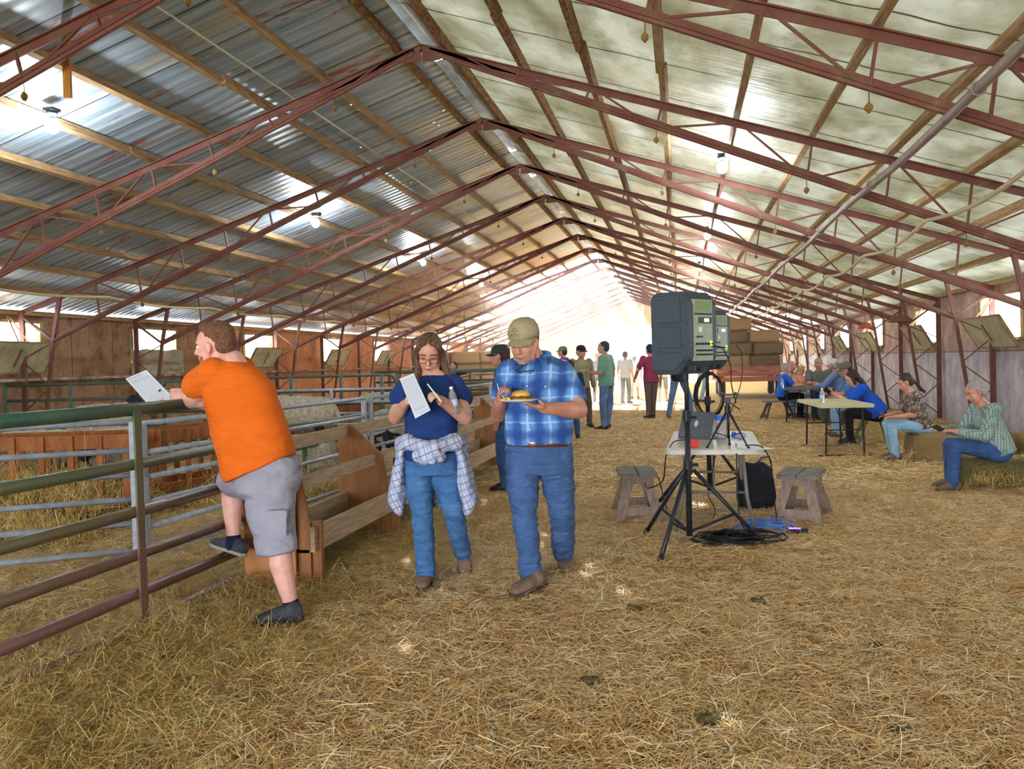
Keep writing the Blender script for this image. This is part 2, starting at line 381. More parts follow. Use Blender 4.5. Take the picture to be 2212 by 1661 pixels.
# eave plates and ledge
ep = MB(); ep.bar((XL+.06, YN, roofz(XL)-.13), (XL+.06, YE, roofz(XL)-.13), .09, .05); st(ep.build('trim_2', WOOD))
ep = MB(); ep.bar((XR-.06, YN, roofz(XR)-.1), (XR-.06, YE, roofz(XR)-.1), .09, .05); st(ep.build('trim_3', WOOD))
ep = MB(); ep.box((XL+.1, (YN+YE)/2, 1.36), (.22, YE-YN, .05)); st(ep.build('trim_4', M('dusty_ledge', '#6d5640', '#b9ab95', scale=3, rough=.95, bump=1, bscale=14)))
# window frames
wfm = M('window_frame_wood', '#a08b68', '#7c6647', scale=6, rough=.85)
n_w = 0
for x, wins, s_ in ((XL, WINL, 1), (XR, WINR, -1)):
    for a, b in wins:
        if b < 5: continue
        n_w += 1; mb = MB(); z0, z1 = ZB, ZT
        for p, q_ in (((x, a, z0), (x, b, z0)), ((x, a, z1), (x, b, z1)), ((x, a, z0), (x, a, z1)), ((x, b, z0), (x, b, z1))): mb.bar(p, q_, .12, .05)
        st(mb.build('window_%d' % n_w, wfm))
# hopper vent flaps, hinged at the sill and tilted into the barn
FLAPM = M('dirty_cream_panel', '#a09a7c', '#c4be9c', scale=4, rough=.7, bump=.3)
def flap(x, a, b, s_, label, tilt=.30, h=.52):
    W = b-a-.1; yc = (a+b)/2; base = Vector((x+s_*.05, yc, ZB-.14)); top = base + Vector((s_*tilt, 0, h))
    t_ = thing('vent_flap', label, 'vent', base, 'hinged vent flaps below the wall openings'); d = (top-base).normalized(); nrm = Vector((0, 1, 0)).cross(d)*s_
    R = Matrix((Vector((0, 1, 0)), nrm, d)).transposed()
    mb = MB(); mb.box((base+top)/2, (W, .02, (top-base).length), R); mb.build('panel', FLAPM, t_)
    mb = MB()
    for e in (-1, 1): mb.bar(base+Vector((0, e*W/2, 0)), top+Vector((0, e*W/2, 0)), .03, .05)
    mb.bar(base-Vector((0, W/2, 0)), base+Vector((0, W/2, 0)), .05, .03); mb.bar(top-Vector((0, W/2, 0)), top+Vector((0, W/2, 0)), .04, .03)
    mb.build('frame', wfm, t_)
    mb = MB(); c = (base+top)/2 + nrm*.02; mb.bar(c-d*(h*.32), c+d*(h*.32), .03, .02, hint=nrm); mb.build('slat', M('slat_rust', '#7c5a3c', rough=.8), t_)
    mb = MB()
    for e in (-1, 1):
        a0 = top+Vector((0, e*.12, 0)); e0 = Vector((x+s_*.06, yc+e*.02, ZT+.08)); mb.bar(a0, e0, .022, .022)
    mb.build('stay', WOOD, t_); return t_
ordn = ['first', 'second', 'third', 'fourth', 'fifth', 'sixth', 'seventh', 'eighth', 'ninth', 'tenth', 'eleventh', 'twelfth', 'thirteenth', 'fourteenth', 'fifteenth', 'sixteenth', 'seventeenth']
for i, (a, b) in enumerate([w_ for w_ in WINR if w_[0] > 14]): flap(XR, a, b, -1, 'cream hinged vent flap on the whitewashed right wall, %s from the camera' % ordn[i])
for i, (a, b) in enumerate([w_ for w_ in WINL if w_[0] > 11 and abs(w_[0]-16.45) > .2]): flap(XL, a, b, 1, 'cream hinged vent flap on the brown left wall, %s from the camera' % ordn[i])
# torn tarp under the second opening
mb = MB(); nn = 14
for i in range(nn):
    for j in range(8):
        def tp(i, j): return Vector((XL+.07+.05*noise.noise((i*.5, j*.6, 1)), 16.35+i*1.95/nn, 1.92-.55*j/8-.04*noise.noise((i*.4, 0, j))))
        mb.quad(tp(i, j), tp(i+1, j), tp(i+1, j+1), tp(i, j+1))
o = mb.build('tarp', M('dirty_plastic_tarp', '#8f8468', '#b3aa8c', scale=3, rough=.5, bump=.4), smooth=True); tag(o, 'crumpled grey plastic tarp hung below the wall opening behind the man in orange', 'tarp')

# ---- floor
def floor_mat():
    t = NT('trodden_straw_ground'); v = t.coord()
    n = t.noise(t.coord(stretch=(1, 1, 1)), 1.2, 8, .7); f = t.noise(t.coord(stretch=(1, 2.4, 1), rot=(0, 0, .5)), 38, 5, .75, 1.5)
    c = t.ramp(f, [(.3, s2l('#8a6a38')), (.5, s2l('#c09c5c')), (.68, s2l('#e2c88e'))])
    c = t.mix(t.ramp(n, [(.5, (0, 0, 0)), (.75, (.4, .4, .4))]), c, s2l('#8a7a48'))
    t.l(c, t.b.inputs['Base Color']); t.b.inputs['Roughness'].default_value = .9; t.bump(f, .9, .03); return t.m
FLM = floor_mat()
def gh(x, y):  # ground height
    h = .018*noise.noise((x*1.1, y*1.1, 0)) + .012*noise.noise((x*3.3, y*3.3, 5))
    d = math.hypot((x+2.85)*1.0, 0) if y < 8 else 9
    h += .05*math.exp(-((x+2.8)/.35)**2)*(1 if y < 6.5 else math.exp(-(y-6.5)))*(.6+.6*noise.noise((x*2, y*2, 9)))
    return h
def grid(x0, x1, y0, y1, st_, hf):
    nx = int((x1-x0)/st_)+1; ny = int((y1-y0)/st_)+1; vs = []; fs = []
    for j in range(ny+1):
        for i in range(nx+1):
            x = x0+(x1-x0)*i/nx; y = y0+(y1-y0)*j/ny; vs.append((x, y, hf(x, y)))
    for j in range(ny):
        for i in range(nx): a = j*(nx+1)+i; fs.append((a, a+1, a+nx+2, a+nx+1))
    return vs, fs
vs, fs = grid(XL-.2, XR+.2, YN-1, YE+.2, .16, gh)
me = bpy.data.meshes.new('floor'); me.from_pydata(vs, [], fs); me.update(); st(link('floor', me, FLM, smooth=True))
mb = MB(); mb.box((-3, YE+50, -.06), (160, 100, .1)); o = mb.build('ground', M('pale_gravel_yard', '#cfc6b4', '#b8ad98', scale=3, rough=.9)); st(o)
mb = MB(); mb.box((-3, -35, -.08), (160, 60, .1)); st(mb.build('yard', MATS['pale_gravel_yard']))

# ---------------------------------------------------------------- trusses
def truss_proto():
    t_ = thing('roof_truss', 'x', 'truss', (X0, 0, 0), 'rust-red steel trusses across the barn')
    W = XR-X0
    def tz(o_): return ZA-T*o_
    def bz(o_): return 5.17-.413*o_
    NL = 7.62  # leg node offset
    for s_ in (-1, 1):
        X = lambda o_: X0+s_*o_
        P = lambda o_, z: Vector((X(o_), 0, z))
        a, b = P(0, tz(0)-.03), P(W-.05, tz(W-.05)-.03)
        mb = MB(); mb.bar(a, b, .085, .014, hint=(0, 0, 1)); mb.bar(a-Vector((0, 0, .04)), b-Vector((0, 0, .04)), .014, .08); mb.build('top_chord', STEEL, t_)
        a, b = P(.1, bz(.1)), P(NL, bz(NL)); mb = MB(); mb.bar(a, b, .075, .014); mb.bar(a+Vector((0, 0, .03)), b+Vector((0, 0, .03)), .014, .06); mb.tube([a-Vector((0, 0, .014)), b-Vector((0, 0, .014))], .03, 8); mb.build('bottom_chord', STEEL, t_)
        def web(p, q, w_=.026, n='web_bar'):
            mb = MB(); mb.bar(p, q, w_, w_*.8); mb.build(n, STEEL, t_)
        offs = [1.17+.8*i for i in range(8)]
        for i, o_ in enumerate(offs): web(P(o_, tz(o_)-.05), P(o_-.06, bz(o_-.06)), .03)
        for i in range(0, 8, 2):
            if i > 0: web(P(offs[i]-.08, bz(offs[i])), P(offs[i-1]+.03, tz(offs[i-1])-.06))
            else: web(P(offs[0]-.08, bz(offs[0])), P(.55, tz(.55)-.05))
            if i+1 < 8: web(P(offs[i]+.05, bz(offs[i])), P(offs[i+1]-.03, tz(offs[i+1])-.06))
        # column: outer post, raking leg, knee struts, lacing
        xp = W-.07; post_t = P(xp, tz(xp)-.05)
        mb = MB(); mb.bar(P(xp, -.02), post_t, .09, .05, hint=(0, 1, 0)); mb.build('post', STEEL, t_)
        foot = P(W-.36, -.02); node = P(NL, bz(NL)); head = P(NL-.16, tz(NL-.16)-.06)
        mb = MB(); mb.bar(foot, node, .055, .055, hint=(0, 1, 0)); mb.bar(node, head, .06, .06, hint=(0, 1, 0)); mb.build('leg', STEEL, t_)
        web(node, P(xp, tz(xp)-.12), .045, 'knee_strut')
        L = lambda z: foot + (node-foot)*((z+.02)/(node.z+.02))
        zz = [node.z, 1.62, 1.30, .95, .62, .32]; k = 0
        web(L(2.0), P(xp, 1.72), .022, 'lacing_bar'); web(L(1.25), P(xp, 1.66), .022, 'lacing_bar'); web(L(1.2), P(xp, .82), .022, 'lacing_bar'); web(L(.45), P(xp, .78), .022, 'lacing_bar'); web(L(.42), P(xp, .12), .022, 'lacing_bar')
        mb = MB(); mb.box(P(.12, tz(.12)-.1), (.22, .012, .16)); mb.build('gusset', STEEL, t_)
    return t_
tp_ = truss_proto()
lab = ['rust-red steel roof truss just in front of the camera, mostly above the picture'] + ['nearest rust-red steel roof truss, crossing the upper corners of the picture'] + ['rust-red steel roof truss, %s from the camera along the barn' % ordn[i] for i in range(1, 16)]
for i, yk in enumerate(YK):
    if i == 0: continue
    o = tp_ if i == 1 else copy_tree(tp_)
    o.location = (X0, yk, 0); o['label'] = lab[i]
# pulleys hanging from bottom chords
def pulley():
    t_ = thing('pulley', 'x', 'pulley', (0, 0, 0), 'small pulleys hanging from the trusses')
    mb = MB(); mb.tube([Vector((0, 0, .14)), Vector((.004, 0, .09)), Vector((0, 0, .05))], .004, 5); mb.build('hook', M('rusty_iron', '#6b4426', rough=.8), t_)
    mb = MB(); mb.lathe([(.0, -.012), (.03, -.012), (.026, 0), (.03, .012), (0, .012)], (0, 0, .03), 12, Vector((0, 1, 0))); mb.box((0, 0, .03), (.016, .034, .075)); mb.build('wheel', M('brass_pulley', '#8f6f3a', '#5d4a28', rough=.5, metal=.5), t_, smooth=False)
    return t_
pp = pulley(); first = True; cnt = 0
for k in range(0, 8):
    Yk = YK[1]+SP*k
    for s_ in (-1, 1):
        for o_ in (1.1, 2.7, 4.3, 5.9):
            if random.random() < .12: continue
            o = pp if first else copy_tree(pp); first = False; cnt += 1
            o.location = (X0+s_*o_, Yk, 5.17-.413*o_-.19)
            o['label'] = 'small brass pulley hanging from the %s truss, %s slope, %s from the ridge' % (ordn[k], 'left' if s_ < 0 else 'right', ordn[int(o_/1.6)])
# purlins
i = 0
for s_ in (-1, 1):
    for j in range(10):
        o_ = .42+.8*j-.03 if j else .3
        x = X0+s_*o_; z = roofz(x)-.068
        mb = MB(); y = YN; R = Matrix.Rotation(s_*math.atan(T), 3, 'Y')
        while y < YE:
            L = min(random.uniform(5.5, 6.8), YE-y); dx = random.uniform(-.02, .02)
            mb.box((x+dx, y+L/2+.05, z), (.065 if j else .075, L+.1, .095), R); y += L
        if s_ > 0 and j == 0:  pass
        o = mb.build('purlin', WOODD if j == 0 or (s_ > 0 and j < 3) else WOOD)
        tag(o, 'long %s wooden purlin under the %s roof slope, %s down from the ridge' % ('dark' if j == 0 else 'tan', 'left' if s_ < 0 else 'right', ordn[j]), 'purlin', 'wooden purlins running the length of the roof')
# ---------------------------------------------------------------- lamps
bulbm = M('lit_bulb_glass', '#ffffff', emis='#eaf2ff', es=40)
basem = M('bulb_socket', '#3c3f44', rough=.6)
def lamp(x, y, label, drop=.14):
    z = roofz(x)-.11
    t_ = thing('ceiling_bulb', label, 'lamp', (x, y, z), 'bare bulbs fixed under the roof')
    mb = MB(); mb.lathe([(.055, 0), (.06, -.03), (.03, -.06), (.028, -.09)], (x, y, z), 14); mb.box((x, y, z+.01), (.12, .12, .03)); mb.build('socket', basem, t_)
    mb = MB(); mb.ell((x, y, z-.155), (.072, .072, .08), None, 16, 12); mb.build('bulb', bulbm, t_, smooth=True)
    l = bpy.data.lights.new('bulb_light', 'POINT'); l.energy = 34; l.shadow_soft_size = .06; l.color = (.9, .95, 1)
    lo = bpy.data.objects.new('bulb_light', l); COL.objects.link(lo); lo.parent = t_; lo.location = (0, 0, -.30)
for i, y in enumerate((8.0, 14.6, 21.2, 27.7)): lamp(-6.3, y, 'bare lit bulb under the left roof slope, %s from the camera' % ordn[i])
for i, y in enumerate((12.0, 18.6, 25.3)): lamp(.6, y, 'bare lit bulb under the right roof slope, %s from the camera' % ordn[i])

# conduit, hose and cords under the roof
pvc = M('grey_conduit', '#8a7c78', '#a19490', scale=5, rough=.5)
mb = MB(); mb.tube([Vector((1.91, y, 3.12-.02*sin(y))) for y in np.arange(3, 52, .8)], .035, 8)
for y in np.arange(5.4, 30, 3.2): mb.tube([Vector((1.91+.045*cos(a), y+.7, 3.12+.045*sin(a))) for a in np.linspace(0, 2*pi, 9)[:-1]], .008, 5, close=True)
o = mb.build('water_pipe', pvc, smooth=True)
tag(o, 'long grey pipe hung on the bottom chords under the right roof slope', 'pipe')
mb = MB(); mb.tube([Vector((2.6, y, 2.84-.10*abs(sin(pi*(y-.4)/3.2)))) for y in np.arange(4, 40, .3)], .022, 6); o = mb.build('hose', M('pale_hose', '#c9bd98', rough=.6), smooth=True)
tag(o, 'pale sagging hose strung below the right slope near the wall', 'hose')
mb = MB(); pp_ = [Vector((-9.2, y, 2.62+.07*abs(sin(pi*y/3.2))*-1+.07)) for y in np.arange(8, 50, .4)]; mb.tube(pp_, .022, 6); o = mb.build('hose', M('pale_hose', '#c9bd98'), smooth=True)
tag(o, 'long sagging tan hose tied along the trusses above the left pens', 'hose')
mb = MB(); mb.tube([Vector((-4.55, y, roofz(-4.55)-.1)) for y in (6, 10, 14, 20)], .012, 6); o = mb.build('cable_conduit', M('ivory_cable', '#b8b79a', rough=.5)); tag(o, 'thin ivory cable running beside a purlin on the left slope', 'cable')
mb = MB(); mb.bar(PYp(139, 0, 7.0), PYp(147, 212, 7.0), .07, .03, hint=(0, 1, 0)); o = mb.build('hanging_board', M('varnished_board', '#a06a2c', '#c89648', scale=6, rough=.5, stretch=(6, 6, .6)))
tag(o, 'short orange-brown board hanging straight down from the roof at the upper left', 'board')
# red and brown pans hanging on the right columns
for (u, v, Y, r, c, lb_) in ((1870, 705, 22.6, .17, '#a8523c', 'red oval heat lamp shade hanging high on the right wall side'), (1945, 690, 18.8, .24, '#6d4636', 'large brown oval pan hung between the right wall columns')):
    t_ = thing('hanging_pan', lb_, 'pan', PYp(u, v, Y)); c0 = Vector(t_.location); mb = MB()
    mb.lathe([(.03, .10), (.6*r, .07), (r, -.03), (r*1.02, -.05), (r*.9, -.04), (.5*r, .03), (.02, .05)], c0, 20); mb.build('bowl', M('pan_'+c[1:], c, rough=.6), t_, smooth=True)
    mb = MB(); mb.tube([c0+Vector((0, 0, .1)), c0+Vector((0, 0, .8))], .006, 5); mb.build('chain', basem, t_)

# ---------------------------------------------------------------- metal gates
galv = M('galvanised_steel', '#a7b0bc', '#8d95a1', scale=12, rough=.45, metal=.25, bump=.05)
def paintpipe():
    t = NT('green_paint_worn_to_rust'); v = t.coord(); s = t.sep(v)
    n = t.noise(v, 2.6, 6, .7); h = t.math('ADD', t.math('MULTIPLY', s[2], .62), t.math('MULTIPLY', n, .5))
    c = t.ramp(h, [(.42, s2l('#7a5650')), (.62, s2l('#6c5a46')), (.78, s2l('#646648')), (.96, s2l('#4a6a50')), (1.0, s2l('#3a6454'))])
    c = t.mix(t.ramp(t.noise(v, 40, 3), [(.6, (0, 0, 0)), (.75, (.6, .6, .6))]), c, s2l('#8f8a6a'))
    t.l(c, t.b.inputs['Base Color']); t.b.inputs['Roughness'].default_value = .42; t.b.inputs['Metallic'].default_value = .15; t.bump(t.noise(v, 90, 2), .15, .002); return t.m
PIPE = paintpipe(); GREEN = M('dark_green_pipe', '#3f5a4a', '#55574a', scale=3, rough=.45)
def gate(name, label, A, B, rails, rr, mat, uprights, post_r=.022, flat=False, group=None, rtop=None, corner=0):
    """A, B ground points; rails heights; uprights = fractions"""
    A = Vector((A[0], A[1], 0)); B = Vector((B[0], B[1], 0)); t_ = thing(name, label, 'gate', A, group); up = Vector((0, 0, 1)); d = (B-A).normalized(); pr = Vector((-d.y, d.x, 0))
    for i, z in enumerate(rails):
        mb = MB(); r_ = rtop if (rtop and i == 0) else rr
        if i == 0 and corner: 
            c = corner; pts = [A+up*z, ] + [B - d*c + d*(c*sin(a)) + up*(z-c+c*cos(a)) for a in np.linspace(0, pi/2, 6)] + [B+up*rails[-1]]
            mb.tube(pts, r_, 10)
        else: mb.tube([A+up*z, A+(B-A)*.5+up*(z-.006), B+up*z], r_, 10)
        mb.build('rail', mat, t_, smooth=True)
    for f in uprights:
        p = A+(B-A)*f; mb = MB()
        side = 0
        if flat: mb.bar(p+up*(rails[-1]-.06)+pr*(-rr-.004), p+up*(rails[0]-.0)+pr*(-rr-.004), .06, .012, hint=pr)
        else: mb.bar(p+up*(0 if name == 'green_panel' else rails[-1]), p+up*rails[0], post_r*2, post_r*2, hint=pr)
        mb.build('upright', mat, t_)
    return t_
# big worn pipe gate beside the camera
gate('pipe_gate', 'worn green and rust pipe gate the man in orange leans on, nearest the camera', (-3.0, 2.2), (-2.9, 5.52), [1.25, .95, .69, .455, .245, .07], .031, PIPE, [.0, .62, .985], flat=True, rtop=.036)
mb = MB()
ch = [Vector((-2.86+.012*(i % 2), 5.6, .55-.03*i)) for i in range(17)]
for i, p in enumerate(ch): mb.tube([p+Vector((.008*cos(a)*(i % 2), .008*cos(a)*(1-i % 2), .02*sin(a))) for a in np.linspace(0, 2*pi, 9)[:-1]], .0035, 5, close=True)
o = mb.build('gate_chain', M('dark_chain', '#3d3a36', rough=.5, metal=.6)); tag(o, 'dark chain holding the pipe gate to its post', 'chain')
mb = MB(); mb.bar((-2.83, 5.62, 0), (-2.83, 5.62, 1.3), .07, .07); o = mb.build('gate_post', M('dark_steel_post', '#4a5048', '#5f4d40', scale=5, rough=.6)); tag(o, 'dark steel post at the latch end of the pipe gate', 'post')
# galvanised hurdles
GR = [1.08, .87, .69, .51, .33, .13]
gate('galvanised_gate', 'galvanised hurdle at the left edge, left of the gate post', (-6.9, 3.9), (-3.98, 5.78), GR, .021, galv, [0, 1], .028)
gate('galvanised_gate', 'galvanised hurdle behind the man in orange, running back along the pen', (-3.80, 5.62), (-3.56, 9.45), GR, .02, galv, [0, 1], .025)
gate('galvanised_gate', 'galvanised hurdle behind the woman, next in line along the pen', (-3.54, 9.62), (-3.4, 13.2), GR, .02, galv, [0, .5, 1], .02)
gate('galvanised_gate', 'galvanised hurdle farther back between the woman and the man in plaid', (-3.38, 13.4), (-3.3, 17.0), GR, .02, galv, [0, .5, 1], .02)
gate('galvanised_gate', 'low galvanised hurdle crossing the pens behind the first wooden feeders', (-7.6, 13.2), (-3.6, 13.6), GR, .02, galv, [0, .5, 1], .02)
# green panels
GP = [1.28, 1.02, .78, .54, .3]
gate('green_panel', 'dark green pipe panel with rounded corner behind the orange shirt', (-7.6, 14.5), (-5.02, 15.0), GP, .028, GREEN, [.1, .28, .62, .9], .03, corner=.18, group='green pipe panels')
gate('green_panel', 'teal green pipe panel along the left pens below the ledge', (-11.0, 12.6), (-7.75, 13.2), GP, .026, GREEN, [0, .33, .8, 1], .03)
gate('green_panel', 'dark green pipe panel across the farthest pen', (-7.6, 21.0), (-3.6, 21.6), GP, .028, GREEN, [0, .3, .6, 1], .028, corner=.2)
gate('green_panel', 'green pipe panel with curved end seen between the woman and the plaid shirt', (-6.0, 18.0), (-3.55, 18.2), GP, .028, GREEN, [0, .5], .028, corner=.25)
gate('green_panel', 'green pipe panel standing lengthwise beyond the second hay feeder', (-4.9, 8.6), (-4.75, 12.6), [.72, .42], .024, GREEN, [0, .5, 1], .025)

# ---------------------------------------------------------------- wooden trough fence
PLY = M('trough_plywood', '#8a5a36', '#a8774f', scale=4, rough=.75, bump=.25, bscale=20, stretch=(2, 2, .6))
BRD = M('trough_board', '#9c8468', '#bda58a', scale=7, rough=.85, bump=.35, bscale=26, stretch=(3, .5, 5))
DARK = M('trough_inside', '#4d4638', '#6b6250', scale=6, rough=.95)
XA, XB = -2.42, -2.80  # aisle side, pen side
ys = [5.36, 6.95, 9.3, 11.9, 15.2]
trough_lab = ['plywood and board feed trough fence, section beside the man in orange', 'feed trough fence section behind the woman in blue', 'feed trough fence section between the woman and the plaid shirt', 'feed trough fence section behind the man in plaid']
for i in range(4):
    y0, y1 = ys[i], ys[i+1]; t_ = thing('trough_fence', trough_lab[i], 'trough', (XA, y0, 0), 'feed trough fence sections along the aisle')
    mb = MB(); q = .018
    prof = [(XB-.06, 0.0), (XA+.0, 0.0), (XA+.0, .42), (XA-.05, .70), (XB+.06, .96), (XB-.06, .96)]
    mb.loft([[Vector((x, yy, z)) for x, z in prof] for yy in (y0, y0+.02)]); mb.build('end_panel', PLY, t_)
    mb = MB(); mb.bar((XA+.02, y0+.05, 0), (XA+.02, y0+.05, .43), .045, .09); mb.build('stub_post', PLY, t_)
    mb = MB(); mb.box((XA+.03, (y0+y1)/2, .32), (.03, y1-y0+.06, .165)); mb.build('front_board', BRD, t_)
    mb = MB(); mb.box((XB, (y0+y1)/2, .31), (.03, y1-y0, .16)); mb.build('back_board', BRD, t_)
    mb = MB(); mb.box(((XA+XB)/2, (y0+y1)/2, .235), (XA-XB-.02, y1-y0, .02)); mb.build('trough_floor', DARK, t_)
    mb = MB(); mb.box((XB+.02, (y0+y1)/2, .905), (.035, y1-y0, .09)); mb.build('rail_board', BRD, t_)
    mb = MB(); mb.box((XA-.13, (y0+y1)/2, .665), (.035, y1-y0, .09)); mb.build('rail_board', BRD, t_)
mb = MB(); mb.box((-2.68, 5.31, .47), (.36, .02, .94)); o = mb.build('plywood_panel', M('orange_plywood', '#a0683c', '#bd8455', scale=3, rough=.6, bump=.2, stretch=(2, 2, .5))); tag(o, 'upright orange plywood panel closing the trough behind the bare leg', 'panel')

# ---------------------------------------------------------------- hay feeders
FW = M('red_brown_feeder_wood', '#8a5230', '#a96c42', scale=5, rough=.85, bump=.3, stretch=(3, 3, 1))
def feeder(name, label, A, B, h, nsl, grp, wdt=.55, zb=.14):
    A = Vector((*A, 0)); B = Vector((*B, 0)); t_ = thing(name, label, 'feeder', A, grp); d = (B-A).normalized(); pr = Vector((-d.y, d.x, 0)); L = (B-A).length
    for s_ in (0, 1):
        o_ = pr*wdt*s_
        mb = MB(); mb.bar(A+o_+Vector((0, 0, h-.07)), B+o_+Vector((0, 0, h-.07)), .035, .13); mb.build('top_board', FW, t_)
        mb = MB(); mb.bar(A+o_+Vector((0, 0, zb+.06)), B+o_+Vector((0, 0, zb+.06)), .035, .14); mb.build('bottom_board', FW, t_)
        for i in range(nsl+1):
            p = A+(B-A)*(i/nsl)+o_+pr*(.03*(1 if s_ else -1)); w_ = .1 if i in (0, nsl) else .055
            mb = MB(); mb.bar(p+Vector((0, 0, 0 if i in (0, nsl) else zb)), p+Vector((0, 0, h-.01)), w_, .03, hint=pr); mb.build('slat', FW, t_)
    for e in (A, B):
        mb = MB(); mb.bar(e+Vector((0, 0, h*.55)), e+pr*wdt+Vector((0, 0, h*.55)), .03, .12); mb.build('end_board', FW, t_)
    mb = MB(); c = (A+B)/2+pr*wdt/2; mb.box((c.x, c.y, zb+.02), (L-.06, wdt-.04, .02), Matrix((Vector((d.x, d.y, 0)), pr, Vector((0, 0, 1)))).transposed()); mb.build('feeder_floor', FW, t_)
    return t_
feeder('hay_feeder', 'red-brown slatted wooden hay feeder at the left edge behind the gates', (-8.0, 6.72), (-5.12, 7.38), .87, 11, 'slatted hay feeders', .62)
feeder('hay_feeder', 'short slatted hay feeder just right of the grey hurdle posts', (-5.35, 8.2), (-4.98, 9.6), .84, 4, 'slatted hay feeders', .5)
feeder('hay_feeder', 'slatted hay feeder behind the hurdle to the right of the orange shirt', (-7.0, 13.8+.7), (-5.35, 14.1+.7), .74, 7, 'slatted hay feeders', .6)
feeder('hay_feeder', 'pale slatted hay feeder far back beside the woman', (-5.2, 18.6), (-3.9, 18.9), .8, 6, 'slatted hay feeders', .6)

# ---------------------------------------------------------------- sheep
wool = M('cream_wool', '#9c907a', '#c9bfa8', scale=22, rough=1, bump=1, bscale=45, bd=.02); blk = M('black_face_wool', '#141416', '#26262a', scale=30, rough=.8)
def sheep(label, loc, rot, s_=1, lying=False, head=(0, 0), graze=0):
    t_ = thing('sheep', label, 'sheep', (0, 0, 0)); z0 = .0 if lying else .34
    mb = MB(); mb.ell((0, 0, z0+.27), (.46, .24, .25)); mb.ell((-.28, 0, z0+.27), (.22, .23, .23)); mb.ell((.27, 0, z0+.29), (.23, .2, .24)); mb.limb((.35, 0, z0+.38), .14, (.5, 0, z0+.48-graze*.3), .10)
    if lying: mb.ell((-.1, .0, .12), (.42, .3, .14))
    blobify(mb, 'fleece', wool, t_, .022, 4, (.012, (14, 14, 14)))
    hb = Vector((.52, 0, z0+.52-graze*.38)); q = Vector((cos(head[0])*1, sin(head[0]), -.55-graze*.5)).normalized()
    mb = MB(); mb.limb(hb, .085, hb+q*.17, .052); mb.ell(hb+q*.19, (.05, .045, .045)); sd = Vector((-q.y, q.x, 0)).normalized()
    mb.ell(hb-q*.02, (.09, .085, .09))
    blobify(mb, 'head', blk, t_, .012, 3)
    for e in (-1, 1):
        mb = MB(); mb.limb(hb+sd*(.06*e), .022, hb+sd*(.17*e)+Vector((0, 0, -.03)), .018, 8); mb.build('ear', blk, t_, smooth=True)
    for x in (-.3, .28):
        for e in (-1, 1):
            mb = MB()
            if lying: mb.limb((x, .2*e, .05), .035, (x+.2, .24*e, .035), .025, 8)
            elif x < 0: mb.limb((x, .13*e, z0+.16), .075, (x-.03, .12*e, z0+.0), .045, 8); mb.limb((x-.03, .12*e, z0+.02), .045, (x-.07, .12*e, .19), .026, 8); mb.limb((x-.07, .12*e, .19), .026, (x-.03, .12*e, .03), .022, 8); mb.ell((x-.01, .12*e, .025), (.04, .03, .025))
            else: mb.limb((x, .12*e, z0+.14), .06, (x+.01, .12*e, .19), .03, 8); mb.limb((x+.01, .12*e, .19), .03, (x, .12*e, .03), .022, 8); mb.ell((x+.02, .12*e, .025), (.04, .03, .025))
            mb.build('leg', blk, t_, smooth=True)
    mb = MB(); mb.limb((-.48, 0, z0+.34), .035, (-.55, 0, z0+.2), .025, 8); mb.build('tail', wool, t_, smooth=True)
    t_.location = loc; t_.rotation_euler = (0, 0, rot); t_.scale = (s_, s_, s_); return t_
sheep('black-faced sheep with raised head above the top rail of the left hurdle', (-8.2, 11.2, 0), -.15, 1.18, head=(.3, 0))
sheep('black-faced sheep lying behind the hurdle, head just left of the orange shirt', (-5.6, 12.2, .05), pi, 1.15, head=(.2, 0))
sheep('sheep lying nearest the man in orange with its black face turned to the camera', (-5.1, 11.1, 0), pi+.25, 1.05, lying=True, head=(-.6, 0))
sheep('black-headed sheep eating through the feeder slats, leftmost', (-8.1, 8.0, 0), -1.9, 1.0, graze=.5)
sheep('black-headed sheep at the middle of the left hay feeder', (-6.9, 8.3, 0), -1.75, 1.0, graze=.4)
sheep('sheep with black and cream face at the right end of the left feeder', (-6.0, 8.5, 0), -1.5, 1.0, graze=.4)
sheep('black-faced sheep standing behind the green panel, nearer the orange shirt', (-5.9, 16.6, 0), -.2, 1.08, head=(.2, 0))
sheep('black-faced sheep with a blue mark standing behind the green panel, nearer the woman', (-5.0, 17.4, 0), -.3, 1.15, head=(-.3, 0))
sheep('cream sheep seen by its back above the hurdle right of the orange shirt', (-6.9, 16.2, 0), 2.9, 1.0, graze=.6)
sheep('black-headed sheep bending down just left of the woman', (-3.95, 11.3, 0), -1.2, 1.0, graze=.8)

